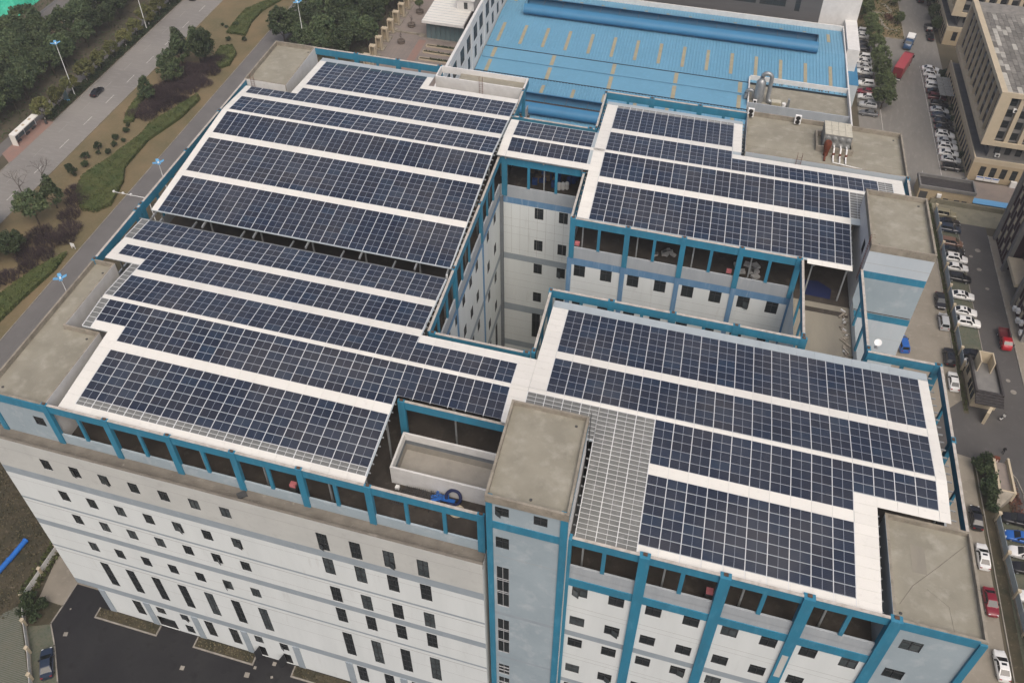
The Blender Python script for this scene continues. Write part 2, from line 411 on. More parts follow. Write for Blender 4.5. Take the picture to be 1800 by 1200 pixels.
# front yard
yard = sheet('front_yard', [(-13.9,-60),(110,-60),(110,-1.0),(62,-1.0),(62,1),(-13.8,1),(-13.8,-3.5),(-13.9,-6.5),(-11.4,-9.3),(-7.9,-13.9),(-2,-22)], .006, 'dark_asphalt')
sheet('left_yard', rect(-50,-9,1,90), .004, 'rough_ground')
sheet('waste_ground', rect(-50,-13.8,-40,3.2), .002, 'rough_ground')
ap = sheet('ramp', [(-19.3,3.3),(-13.9,.3),(-13.8,-3.5),(-18.1,-3.4)], .014, 'yard_concrete')
sheet('ramp', [(-19.3,3.3),(-13.9,.3),(-9.6,.3),(-9.6,12),(-16,12)], .018, 'yard_concrete')
kerb('yard_kerb', [(-13.75,.3),(-13.8,-3.5),(-13.95,-6.5),(-11.45,-9.3),(-7.95,-13.9),(-2,-22)], .2, .12)
sheet('parking_bay', [(-17.4,-8.0),(-14.0,-6.6),(-11.5,-9.4),(-8.0,-13.95),(-2,-22),(-9.5,-22),(-11,-15.4)], .010, 'grass_paver')
lot = sheet('grass_lot', [(-24,-9.5),(-20.3,-5.4),(-11.8,-15.2),(-7,-22),(-24,-22)], .012, 'grass_paver')
# rows of paver ribs over the near lot
rb = MB()
for i in range(60):
    y = -22 + i*.28
    x0 = -24; x1 = -20.3 + max(0, (-5.4-y))*.87 if y > -15.2 else -11.8 + (-15.2-y)*.7
    x1 = min(x1, -7.2)
    if y > -6: x0 = max(x0, -24+ (y+9.5)*.9)
    if y > -9.5: x0 = max(-24 + (y+9.5)*.9, -24)
    if x1 - x0 > .5: rb.box(x0, x1-.15, y, y+.10, .012, .035)
rbo = rb.build('paver_rib', 'paver_kerb', lot); rbo['kind'] = 'stuff'
sheet('planted_bed', [(-19.6,-4.6),(-18.1,-3.6),(-14.0,-3.7),(-14.1,-6.5),(-17.4,-7.8)], .011, 'rough_ground')
for i, (x, y, s, r) in enumerate([(-10.9,-7.3,.62,.25),(8.3,-7.0,.62,.1),(17.8,-5.3,.72,.1),(21.0,-2.7,.55,.05),(18.5,-4.0,.42,.1),(21.4,-4.6,.36,.5),(-12.4,-3.6,.25,.4)]):
    c, s_ = math.cos(r), math.sin(r); q = [(x+s*(c*i_-s_*j_), y+s*(s_*i_+c*j_)) for i_, j_ in ((-.5,-.5),(.5,-.5),(.5,.5),(-.5,.5))]
    MB().faces([(*a, .007) for a in q] + [(*a, .03) for a in q], [(4,5,6,7),(0,1,5,4),(1,2,6,5),(2,3,7,6),(3,0,4,7)]).build('manhole_cover', 'kerb', yard)
for x, y, s in ((133.2,86.2,.4),(133.7,83.4,.55),(133.0,125,.6),(132.4,118.4,.5),(131.3,122.5,.4),(133.2,112.4,.4)):
    MB().lathe((x,y,.011), [(s,0),(s,.012)], 14).build('manhole_cover', 'kerb', bpy.data.objects['estate_road'])
# cracked concrete south of the little flat-roofed block
# plaza behind
plaza = sheet('plaza', rect(-22.5,12,150,260), .006, 'plaza_paver')
sheet('plaza_path', rect(-12.4,-10.1,150,181), .012, 'red_paver')
pv = MB()
for i in range(22): pv.box(-22.2,-12.6,151+i*2.0,151.05+i*2.0,.004,.009)
for i in range(9): pv.box(-22+i*1.15,-21.95+i*1.15,150,182,.004,.010)
pvo = pv.build('paver_joint', 'grey_path', plaza); pvo['kind'] = 'stuff'
# ---------------------------------------------------------------- facade tools
def facade(parent, axis, c, a0, a1, z0, z1, holes=(), bands=(), mats=('wall_white',), depth=.12, inward=1, name='wall'):
    """a wall sheet with real openings: axis 'u' runs along u at v=c, axis 'v' along v at u=c"""
    As = sorted({a0, a1, *[h[0] for h in holes], *[h[1] for h in holes]})
    Zs = sorted({z0, z1, *[h[2] for h in holes], *[h[3] for h in holes], *[q[0] for q in bands], *[q[1] for q in bands]})
    As = [a for a in As if a0 <= a <= a1]; Zs = [z for z in Zs if z0 <= z <= z1]
    b = MB(); d = depth*inward
    P = (lambda a, z, k=0.0: (a, c+k, z)) if axis == 'u' else (lambda a, z, k=0.0: (c+k, a, z))
    for p, q in zip(As, As[1:]):
        for r, s in zip(Zs, Zs[1:]):
            ca, cz = (p+q)/2, (r+s)/2
            if any(h[0] < ca < h[1] and h[2] < cz < h[3] for h in holes): continue
            mi = 0
            for bd in bands:
                if bd[0] < cz < bd[1] and (len(bd) < 5 or bd[3] < ca < bd[4]): mi = bd[2]
            b.poly([P(p,r),P(q,r),P(q,s),P(p,s)], mi)
    for h in holes:
        p, q, r, s = h[:4]
        for x in ([P(p,r),P(q,r),P(q,r,d),P(p,r,d)], [P(p,s),P(q,s),P(q,s,d),P(p,s,d)], [P(p,r),P(p,s),P(p,s,d),P(p,r,d)], [P(q,r),P(q,s),P(q,s,d),P(q,r,d)]):
            b.poly(x, 0)
    return b.build(name, list(mats), parent)

WM = {}
def window(parent, axis, c, p, q, r, s, nx=2, tran=(.72,), inward=1, pale=None, frame='window_frame', name='window', bar=.07):
    """a window part (glass) with its frame as sub-part; meshes are shared by size"""
    w, h = round(q-p, 2), round(s-r, 2)
    if pale is None: pale = random.random() < .3
    key = (axis, w, h, nx, tran, inward, pale, frame, bar)
    if key not in WM:
        L = (lambda a, z, k: (a, k*inward, z)) if axis == 'u' else (lambda a, z, k: (k*inward, a, z))
        g = MB(); g.poly([L(0,0,.09),L(w,0,.09),L(w,h,.09),L(0,h,.09)])
        me1 = drop(g.build('window', 'window_glass_pale' if pale else 'window_glass'))
        f = MB()
        def bx(a0, a1, z0, z1, k0=.02, k1=.089):
            if axis == 'u':
                f.box(a0, a1, min(k0*inward,k1*inward), max(k0*inward,k1*inward), z0, z1)
            else:
                f.box(min(k0*inward,k1*inward), max(k0*inward,k1*inward), a0, a1, z0, z1)
        t = bar
        bx(0,t,0,h); bx(w-t,w,0,h); bx(t,w-t,0,t); bx(t,w-t,h-t,h)
        for i in range(1, nx): bx(w*i/nx-t/2, w*i/nx+t/2, t, h-t, .025, .088)
        for z in tran: bx(t, w-t, h*z-t/2, h*z+t/2, .03, .087)
        me2 = drop(f.build('frame', frame))
        WM[key] = (me1, me2)
    me1, me2 = WM[key]
    loc = W(p, c, r) if axis == 'u' else W(c, p, r)
    o = inst(name, me1, loc, parent); k = inst('frame', me2, (0,0,0)); k.parent = o
    if axis == 'u' and nx == 2 and h < 4 and frame == 'window_frame' and random.random() < .15:
        kk = ('sash', w, h)
        if kk not in WM:
            sw, sh = w/2-.05, h*tran[0]-.12 if tran else h-.2
            f = MB(False); f.box(0,sw,-.025,.025,0,.05); f.box(0,sw,-.025,.025,sh-.05,sh); f.box(0,.05,-.025,.025,.05,sh-.05); f.box(sw-.05,sw,-.025,.025,.05,sh-.05)
            f.faces([(.05,0,.05),(sw-.05,0,.05),(sw-.05,0,sh-.05),(.05,0,sh-.05)], [(0,1,2,3)], 1)
            WM[kk] = drop(f.build('sash', [frame,'window_glass_pale']))
        sa = inst('sash', WM[kk], (.06 if random.random() < .5 else w/2, -.03, .08)); sa.rotation_euler = (0,0,R(-random.uniform(12,35))); sa.parent = o
    return o

ZT, ZD, QZ_ = 46.43, 39.4, 50.6                       # top of the blue frame, terrace deck
fb = thing('factory_building', W(46, 40, 0), 'white six-storey factory around a courtyard with bright blue roof frame and stripes', 'building')

def frame_run(p0, p1, pil=(), posts=(), inn=(0,1), base=ZD-.1, pw=.85, proud=.14, post_base=None, cap=True):
    """blue concrete beam on pilasters and slimmer posts; p0-p1 is the outer top line, inn points inwards"""
    au = p0[1] == p1[1]
    t = .28
    b = MB(); c = MB()
    def bx(m, a0, a1, k0, k1, z0, z1):
        if au:
            v0 = p0[1] + inn[1]*k0; v1 = p0[1] + inn[1]*k1; m.box(a0, a1, min(v0,v1), max(v0,v1), z0, z1)
        else:
            u0 = p0[0] + inn[0]*k0; u1 = p0[0] + inn[0]*k1; m.box(min(u0,u1), max(u0,u1), a0, a1, z0, z1)
    lo, hi = (p0[0], p1[0]) if au else (p0[1], p1[1])
    lo, hi = min(lo,hi), max(lo,hi)
    bx(b, lo, hi, 0, t, 45.12, ZT-.08); b.build('frame_beam', 'blue_paint', fb)
    bx(c, lo, hi, -.02, t+.02, ZT-.08, ZT-.01); c.build('beam_cap', 'beam_cap', fb)
    for a in pil:
        m = MB(); bx(m, a-pw/2, a+pw/2, -proud, t+.06, base, ZT+.02); m.build('pilaster', 'blue_paint', fb)
        k = MB(); bx(k, a-.2, a+.2, .0, t, ZT+.02, ZT+.13); k.build('pilaster_cap', 'rust_block', fb)
    for a in posts:
        m = MB(); bx(m, a-.21, a+.21, .015, t-.015, post_base or 41.2, 45.12); m.build('post', 'blue_paint', fb)
def parapet(p0, p1, inn, z0=ZD-.02, z1=41.22, t=.24, m='parapet_grey', off=.05):
    au = p0[1] == p1[1]; b = MB()
    if au:
        v0 = p0[1] + inn[1]*off; v1 = v0 + inn[1]*t; b.box(min(p0[0],p1[0]), max(p0[0],p1[0]), min(v0,v1), max(v0,v1), z0, z1)
    else:
        u0 = p0[0] + inn[0]*off; u1 = u0 + inn[0]*t; b.box(min(u0,u1), max(u0,u1), min(p0[1],p1[1]), max(p0[1],p1[1]), z0, z1)
    b.build('parapet', m, fb)

def rng(a, n, d): return [a + i*d for i in range(n)]

# ---------------------------------------------------------------- front-left facade (annex, v=-2)
V1 = -2.0
left_cols = rng(-2.85, 7, 4.02); right_cols = rng(33.4, 5, 4.03)[:4]
holes = []; wins = []
for u in left_cols:
    for z0, z1 in ((36.05,38.0),(29.6,31.65),(24.45,26.5),(18.05,20.15)): wins.append((u,u+1.32,z0,z1,2,(.72,)))
    wins.append((u,u+1.32,9.1,15.05,2,(.22,.47,.72)))
for u in right_cols:
    for z0, z1 in ((34.62,38.0),(29.5,32.9),(23.1,26.5),(18.0,21.4)): wins.append((u,u+1.35,z0,z1,2,(.35,.7)))
    wins.append((u,u+1.35,9.0,15.05,2,(.22,.47,.72)))
for u, w, z0, z1, tr in ((-.9,1.4,2.0,5.8,(.3,.65)),(3.0,1.4,4.2,5.85,(.6,)),(6.9,1.3,4.2,5.85,(.6,)),(6.9,1.3,.6,2.7,(.6,)),(10.8,1.35,1.8,6.0,(.3,.65)),
                      (14.7,1.4,1.7,5.95,(.3,.65)),(18.7,1.25,4.2,6.0,(.6,)),(22.6,1.3,4.2,6.0,(.6,)),(34.3,1.4,1.7,6.05,(.3,.65)),(38.3,1.4,1.7,6.05,(.3,.65)),(42.3,1.4,1.7,6.05,(.3,.65)),(46.3,1.4,1.7,6.05,(.3,.65))):
    wins.append((u,u+w,z0,z1,2,tr))
doors = [(2.2,5.3,.02,2.9),(18.7,19.85,.02,2.95),(22.6,23.8,.02,2.9)]
holes = [w[:4] for w in wins]
gl = 3
bands = [(34.4,40.3,1),(33.0,34.4,2),(27.45,27.85,2),(26.86,26.95,gl),(21.62,22.85,2),(16.2,16.6,2),(15.42,15.52,gl),(6.25,7.65,2),(38.35,38.41,gl),(12.2,12.24,gl),(31.95,31.99,gl),(24.0,24.04,gl),(19.0,19.04,gl)]
mat('groove', (.34,.335,.325), .9)
facade(fb, 'u', V1, -9.8, 53.15, 6.25, 40.3, [h for h in holes if h[2] > 6.3], bands, ['wall_white','wall_putty','wall_band','groove'])
facade(fb, 'u', V1, -6.4, 53.15, 0, 6.25, [h for h in holes if h[2] < 6.3] + doors, [], ['wall_white'], depth=.12)
for w in wins: window(fb, 'u', V1, w[0], w[1], w[2], w[3], w[4], w[5])
for p, q, r, s in doors:
    d = MB().box(p, q, V1+.6, V1+.66, r, s).build('doorway', 'window_glass', fb)
for p in (18.75, 22.65):                        # opened door leaves
    MB().faces([(p,V1-.02,.05),(p-.35,V1-1.0,.05),(p-.35,V1-1.0,2.6),(p,V1-.02,2.6),(p+.05,V1-.02,.05),(p-.3,V1-1.0,.05),(p-.3,V1-1.0,2.6),(p+.05,V1-.02,2.6)],
               [(0,1,2,3),(7,6,5,4),(0,4,5,1),(3,2,6,7),(1,5,6,2)]).build('door_leaf', 'window_frame', fb)
for u in (-5.75, 1.6, 9.35, 17.2, 25.2, 33.2, 41.2, 49.2):
    MB().box(u-.5, u+.5, V1-.12, V1+.05, 0, 6.24).build('ground_pilaster', 'wall_band', fb)
# annex side, underside and the ledge on top of it
sb = MB(); sb.poly([(-9.8,V1,6.25),(-9.8,V1,40.3),(-9.8,12,40.3),(-9.8,12,6.25)]); sb.poly([(53.15,V1,0),(53.15,V1,40.3),(53.15,1,40.3),(53.15,1,0)])
sb.poly([(-9.8,V1,6.25),(-9.8,12,6.25),(-6.4,12,6.25),(-6.4,V1,6.25)]); sb.poly([(-6.4,V1,0),(-6.4,V1,6.25),(-6.4,12,6.25),(-6.4,12,0)])
sb.build('wall', 'wall_white', fb)
MB().poly([(-9.8,V1+.3,39.6),(53.15,V1+.3,39.6),(53.15,.3,39.6),(-9.8,.3,39.6)]).poly([(-9.8,V1+.3,39.6),(-8.0,12,39.6),(-9.8,12,39.6)]).build('ledge', 'ledge_concrete', fb)
MB().box(-9.8,53.15,V1+.003,V1+.3,39.3,40.32).build('ledge_lip', 'ledge_concrete', fb)
MB().obox((24.1,-.75),(.7,.7),(-.7,.7),1.1,.9,39.6,39.72).build('hatch', 'steel_dark', fb)

# ---------------------------------------------------------------- front-right facade (v=0)
V2 = 0.0
wins2 = []
for i in range(8):
    u = 62.75 + 4.01*i
    for z0, z1 in ((35.6,37.55),(29.2,31.1),(24.15,26.1),(17.65,19.6),(12.6,14.5),(6.2,8.1),(1.5,4.5)): wins2.append((u,u+1.7,z0,z1))
for z0, z1 in ((41.75,43.5),(35.85,37.6),(29.4,31.2),(24.2,26),(17.7,19.6),(12.6,14.5)): wins2.append((95.0,96.95,z0,z1))
bands2 = [(38.95,41.2,1),(26.6,27.7,2),(14.65,15.6,2),(33.2,33.25,3),(22.0,22.05,3),(21.2,21.25,3),(32.3,32.34,3)]
facade(fb, 'u', V2, 61.9, 93.4, 0, ZD+.6, [w for w in wins2 if w[0] < 93], bands2, ['wall_white','parapet_grey','wall_band','groove'])
facade(fb, 'u', V2, 93.4, 101.7, 0, ZT-.1, [w for w in wins2 if w[0] > 93], [(27.0,27.05,1),(33.0,33.05,1),(15.0,15.05,1)], ['wall_lightblue','groove'])
for w in wins2: window(fb, 'u', V2, *w, 2, (.68,))
frame_run((61.95,0),(93.6,0), pil=(), posts=rng(65.7,4,8.0))
for i, u in enumerate(rng(61.75,5,7.97)):
    MB().box(u-.55,u+.55,-.28,.5,0,ZT+.02).build('pilaster', 'blue_paint', fb)
    MB().box(u-.22,u+.22,.05,.4,ZT+.02,ZT+.13).build('pilaster_cap', 'rust_block', fb)
MB().box(101.05,101.72,-.28,.02,0,ZT-.3).build('pilaster', 'blue_paint', fb)
MB().box(85.35,86.0,-.286,-.2,30.4,35.2).build('bare_patch', 'wall_putty', fb)
for u in rng(62.3,4,7.97): MB().box(u,u+6.87,-.12,.0,37.62,38.95).build('floor_beam', 'blue_paint', fb)
parapet((62.3,0),(93,0),(0,1), z0=38.95)
MB().box(94.2,101.05,-.1,.0,45.15,ZT-.02).build('floor_beam', 'blue_paint', fb)

# ---------------------------------------------------------------- front stair tower
TU0, TU1, TV0, TV1, TZ = 53.62, 61.95, -1.5, 10.8, 52.65
tw = [(54.55,55.98,49.5,50.95),(58.5,59.9,49.5,50.95),(54.55,55.98,43.75,45.7)]
tt = [(54.55,55.98,31.9,40.1),(54.55,55.98,20.9,28.9),(54.55,55.98,15.1,17.7),(54.55,55.98,9.4,14.2),(54.55,55.98,2,8)]
facade(fb, 'u', TV0, TU0+.65, TU1-.75, 0, TZ-.1, tw+tt, [(29.9,30.5,1),(19.6,20,1),(42.2,42.25,2)], ['wall_lightblue','wall_band','groove'])
for w in tw: window(fb, 'u', TV0, *w, 2, (.6,))
for w in tt: window(fb, 'u', TV0, *w, 2, (.34,.38,.66,.70), frame='window_frame_light', bar=.05, pale=False)
for a0, a1 in ((TU0,TU0+.65),(TU1-.75,TU1)): MB().box(a0,a1,TV0-.15,TV0+.3,0,TZ-.2).build('pilaster', 'blue_paint', fb)
MB().box(TU0+.65,TU1-.75,TV0-.1,TV0-.005,51.55,TZ-.2).build('floor_beam', 'blue_paint', fb)
MB().box(TU0+.65,TU1-.75,TV0-.1,TV0-.005,47.25,48.4).build('floor_beam', 'blue_paint', fb)
s = MB(); s.poly([(TU0,TV0,0),(TU0,TV0,TZ-.1),(TU0,TV1,TZ-.1),(TU0,TV1,0)]); s.poly([(TU1,TV0,0),(TU1,TV0,TZ-.1),(TU1,TV1,TZ-.1),(TU1,TV1,0)]); s.poly([(TU0,TV1,0),(TU0,TV1,TZ-.1),(TU1,TV1,TZ-.1),(TU1,TV1,0)])
s.build('wall', 'white_paint', fb)
MB().box(TU1,TU1+.06,TV0+.1,TV1-.4,51.2,51.75).build('floor_beam', 'blue_paint', fb)
def flat_roof(u0,u1,v0,v1,z,ph=.75,t=.26,m='roof_concrete',pm='parapet_concrete', cut=None):
    """roof slab sunk behind four parapet walls whose tops are at z"""
    MB().poly([(u0+t,v0+t,z-ph),(u1-t,v0+t,z-ph),(u1-t,v1-t,z-ph),(u0+t,v1-t,z-ph)]).build('roof_slab', m, fb)
    b = MB(); b.box(u0,u1,v0,v0+t,z-1.1,z); b.box(u0,u1,v1-t,v1,z-1.1,z); b.box(u0,u0+t,v0+t,v1-t,z-1.1,z-.004); b.box(u1-t,u1,v0+t,v1-t,z-1.1,z-.004)
    return b.build('parapet', pm, fb)
flat_roof(TU0-.05,TU1+.05,TV0-.18,TV1+.05,TZ,ph=.55)
lad = MB(); 
for y in (10.2,10.65): lad.tube([(TU1+.22,y,49),(TU1+.22,y,TZ+1.0)], .03, 5)
for i in range(12): lad.tube([(TU1+.22,10.2,49.2+i*.4),(TU1+.22,10.65,49.2+i*.4)], .02, 4)
lad.build('ladder', 'steel_dark', fb)

# ---------------------------------------------------------------- terrace decks and inner walls
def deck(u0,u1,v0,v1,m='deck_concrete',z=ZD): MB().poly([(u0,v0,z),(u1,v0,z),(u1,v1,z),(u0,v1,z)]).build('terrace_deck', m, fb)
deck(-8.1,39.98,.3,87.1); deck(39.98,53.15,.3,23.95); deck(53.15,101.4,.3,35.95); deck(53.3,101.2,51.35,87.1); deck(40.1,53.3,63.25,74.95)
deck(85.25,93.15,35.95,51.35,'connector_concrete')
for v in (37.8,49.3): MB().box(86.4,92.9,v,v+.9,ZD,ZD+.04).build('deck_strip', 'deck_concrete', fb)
def wall_v(c, a0, a1, z1=ZD, m='wall_white', inward=-1, bands=(), holes=(), z0=0, mats=None):
    return facade(fb, 'v', c, a0, a1, z0, z1, holes, bands, mats or [m,'wall_courtband','wall_band','groove'], inward=inward)
def wall_u(c, a0, a1, z1=ZD, bands=(), holes=(), z0=0, inward=1, mats=None):
    return facade(fb, 'u', c, a0, a1, z0, z1, holes, bands, mats or ['wall_white','wall_courtband','wall_band','groove','parapet_grey'], inward=inward)
cb = [(37.95,39.1,1),(39.1,ZD+.5,4),(26.45,27.7,2),(14.8,16.35,2),(6,7.4,2),(33.4,33.44,3),(35.0,35.03,3),(31.9,31.93,3),(28.7,28.73,3),(23.6,23.63,3),(22.1,22.13,3),(20.6,20.63,3),(17.4,17.43,3),(12.7,12.73,3),(10.8,10.83,3),(8.9,8.93,3)]
# wall facing +u of the left wing (courtyard)
vh = []
for v in (27.0,30.9,34.9,38.9,42.9,46.6,53.7,58.3):
    for z0, z1 in ((36.6,38.4),(30.5,32.5),(24.3,26.3),(18,20)): vh.append((v,v+1.5,z0,z1))
    if v > 50: vh.append((v,v+1.5,9,14.6))
vb = [(38.5,39.5,1),(26.45,27.7,2),(14.8,16.35,2)]
wall_v(40.0, 24.0, 63.2, ZD+.1, holes=vh, bands=vb, inward=-1)
for h in vh: window(fb, 'v', 40.0, *h, 2, (.7,), inward=-1)
for v in (36.0,51.0): MB().box(40.0,40.14,v-.25,v+.25,0,ZD).build('wall_stripe', 'wall_courtband', fb)
MB().box(40.0,40.5,62.55,63.25,0,ZD).build('wall_stripe', 'grey_paint', fb)
# wall facing -v of the rear link
eh = []
for u in (45.7,49.7):
    for z0, z1 in ((35.7,37.85),(29.25,31.4),(24.3,26.4),(17.9,20.0)): eh.append((u,u+1.45,z0,z1))
eh.append((45.6,47.1,9.2,15.0))
wall_u(63.2, 40.5, 53.2, ZD+.1, cb, eh)
for h in eh: window(fb, 'u', 63.2, *h, 2, (.7,), pale=False)
tj = MB()
for u in rng(41.8,8,1.45): tj.box(u,u+.035,63.192,63.2,27.9,37.8)
tj.build('tile_joint', 'groove', fb)['kind'] = 'stuff'
# wall facing -v of the rear right wing
ch = []
for i in range(8):
    u = 54.15 + 4.01*i
    for z0, z1 in ((35.9,38.0),(29.2,31.2),(24.2,26.2),(17.8,19.9)): ch.append((u,u+1.7,z0,z1))
cb2 = [(38.0,39.25,1),(39.25,ZD+.5,4)] + [b_ for b_ in cb if b_[0] < 36]
wall_u(51.26, 53.2, 85.2, ZD+.1, cb2, ch)
for h in ch: window(fb, 'u', 51.26, *h, 2, (.68,), pale=False)
for i, u in enumerate(rng(53.4,5,7.98)):
    MB().box(u-.35,u+.35,51.14,51.3,0,39.2).build('wall_stripe', 'wall_courtband', fb)
# the other inner walls
wall_v(85.25, 36, 51.26, 41.0, inward=1, bands=[(39.3,41.1,0)])
wall_v(53.2, 51.26, 63.2, inward=1); wall_u(36.0, 53.2, 101.5, inward=-1); wall_v(53.2, 24, 36, inward=1); wall_u(24.0, 40, 53.2, inward=-1)
wall_v(93.25, 36, 51.5, 41.0, inward=-1); wall_v(101.55, 0, 36, inward=-1); wall_v(101.0, 51.5, 87.3, inward=-1); wall_v(-8.2, 0, 87.3, inward=1)
wall_u(87.3, -8.2, 39.6, inward=-1); wall_u(87.3, 53.2, 101, inward=-1); wall_v(39.6, 75, 87.3, inward=-1); wall_v(53.2, 75, 87.3, inward=1); wall_u(75.05, 39.6, 53.2, inward=-1)
wall_u(51.5, 85.2, 93.3)

# ---------------------------------------------------------------- blue frame all round the terraces
frame_run((0,0),(52.9,0), pil=rng(0,6,8)+[52.6], posts=rng(4,5,8)+[44.2,48.5], base=39.62, pw=.8)
parapet((-.2,0),(52.9,0),(0,1), m='wall_lightblue', z0=39.55)
frame_run((-8.2,24.1),(-8.2,73.2), pil=[24.3,35.5,36.9,51.1,62.9], posts=[30,41,46,57,68], inn=(1,0)); parapet((-8.2,24.1),(-8.2,73.2),(1,0))
frame_run((-.5,87.25),(23.6,87.25), pil=[7.5,15.5,23.4], posts=[3.5,11.5,19.5], inn=(0,-1)); parapet((-.5,87.25),(23.6,87.25),(0,-1))
frame_run((39.6,75),(39.6,87.25), pil=[75.2,83.3], posts=[79.3], inn=(-1,0)); parapet((39.6,75),(39.6,87.25),(-1,0))
frame_run((39.6,75.05),(53.1,75.05), pil=[40.9,52.4], posts=[46.5], inn=(0,-1)); parapet((39.6,75.05),(53.1,75.05),(0,-1))
frame_run((53.15,75),(53.15,86.95), pil=[75.3,86.5], posts=[81], inn=(1,0)); parapet((53.15,75),(53.15,86.95),(1,0))
frame_run((53.15,86.95),(76.8,86.95), pil=[61.1,69.1], posts=[57.1,65.1,73.1], inn=(0,-1)); parapet((53.15,86.95),(76.8,86.95),(0,-1))
frame_run((40.0,24),(40.0,63.2), pil=[36.2,50.9], posts=[28.0,32.1,40.0,44.0,55.0,59.0], inn=(-1,0)); parapet((40,24),(40,63.2),(-1,0))
frame_run((40.0,63.2),(53.2,63.2), pil=[40.7], posts=[44.6,49.0], inn=(0,1)); parapet((40.0,63.2),(53.2,63.2),(0,1))
frame_run((53.2,51.26),(53.2,63.2), pil=[62.8], posts=[57], inn=(1,0)); parapet((53.2,51.26),(53.2,63.2),(1,0))
frame_run((53.2,51.26),(85.3,51.26), pil=rng(53.6,4,7.9)+[85.0], posts=rng(57.5,4,7.95), inn=(0,1), pw=.75); parapet((53.2,51.26),(85.3,51.26),(0,1))
frame_run((85.25,36),(85.25,51.26), pil=[36.4], posts=[40.3,45.2], inn=(1,0), post_base=39.4)
frame_run((53.2,36),(85.7,36), pil=rng(61.3,3,7.95)+[85.4], posts=rng(57.4,4,7.95), inn=(0,-1)); parapet((53.2,36),(85.3,36),(0,-1))
frame_run((53.2,24),(53.2,36), pil=[24.4,35.6], posts=[30], inn=(1,0)); parapet((53.2,24),(53.2,36),(1,0))
frame_run((40,24),(52.9,24), pil=[40.4,52.5], posts=[46.5], inn=(0,-1)); parapet((40,24),(52.9,24),(0,-1))
frame_run((93.2,36),(93.2,51.4), pil=[36.4], posts=[41.5,46.3], inn=(-1,0), post_base=41.0)
frame_run((93.0,36),(101.5,36), pil=[101.1], posts=[97.3], inn=(0,-1)); parapet((93.3,36),(101.5,36),(0,-1))
frame_run((101.55,12.2),(101.55,36), pil=[24.3], posts=[18.2,30.2], inn=(-1,0)); parapet((101.55,12.2),(101.55,36),(-1,0))
frame_run((101.0,64),(101.0,75.2), pil=[74.9], posts=[69], inn=(-1,0)); parapet((101,64),(101,75.2),(-1,0))
frame_run((39.55,12.2),(53.6,12.2), pil=[39.95], inn=(0,1))

# ---------------------------------------------------------------- solid corner blocks
def block(u0,u1,v0,v1,z=ZT,m='white_paint',zb=ZD,roof=True,ph=.75):
    b = MB(); t = .01
    b.poly([(u0,v0,zb),(u1,v0,zb),(u1,v0,z-1.05),(u0,v0,z-1.05)]); b.poly([(u1,v0,zb),(u1,v1,zb),(u1,v1,z-1.05),(u1,v0,z-1.05)])
    b.poly([(u0,v1,zb),(u1,v1,zb),(u1,v1,z-1.05),(u0,v1,z-1.05)]); b.poly([(u0,v0,zb),(u0,v1,zb),(u0,v1,z-1.05),(u0,v0,z-1.05)])
    b.build('wall', m, fb)
    if roof: flat_roof(u0,u1,v0,v1,z,ph)
def skin(u0,u1,v0,v1,z0,z1,m): MB().box(u0,u1,v0,v1,z0,z1).build('wall', m, fb)
# front left, L-shaped
b = MB(); pts = [(-8.2,0),(.1,0),(.1,12.2),(-4.85,12.2),(-4.85,24.2),(-8.2,24.2)]
b.poly([(-7.95,.25,ZT-.7),(-.15,.25,ZT-.7),(-.15,11.95,ZT-.7),(-5.1,11.95,ZT-.7),(-5.1,23.95,ZT-.7),(-7.95,23.95,ZT-.7)]); b.build('roof_slab', 'roof_concrete', fb)
b = MB()
for (x0,y0,x1,y1) in ((-8.2,0,.1,.25),(-.15,.25,.1,12.2),(-5.1,11.95,-.15,12.2),(-5.1,12.2,-4.85,24.2),(-8.2,23.95,-5.1,24.2),(-8.2,.25,-7.95,23.95)): b.box(x0,x1,y0,y1,ZT-.9,ZT-.003)
b.build('parapet', 'parapet_concrete', fb)
b = MB(); b.poly([(.1,0,ZD),(.1,12.2,ZD),(.1,12.2,ZT-.3),(.1,0,ZT-.3)]); b.poly([(-4.85,12.2,ZD),(-4.85,24.2,ZD),(-4.85,24.2,ZT-.3),(-4.85,12.2,ZT-.3)]); b.poly([(-4.85,12.2,ZD),(.1,12.2,ZD),(.1,12.2,ZT-.3),(-4.85,12.2,ZT-.3)])
b.build('wall', 'parapet_grey', fb)
b = MB(); b.box(.103,.12,0.3,12.1,ZD,ZT-.01); b.box(-4.847,-4.83,12.3,24.1,ZD,ZT-.01); b.build('wall', 'white_paint', fb)
facade(fb, 'u', -.01, -8.2, .1, 39.6, ZT-.9, [(-2.6,-1.15,42.2,43.7)], [], ['wall_lightblue'])
window(fb, 'u', -.01, -2.6, -1.15, 42.2, 43.7, 2, (.65,))
MB().box(-8.2,-.4,-.13,-.02,45.1,ZT-.05).build('floor_beam', 'blue_paint', fb); MB().box(-8.25,-7.5,-.2,0,39.6,ZT-.1).build('pilaster', 'blue_paint', fb)
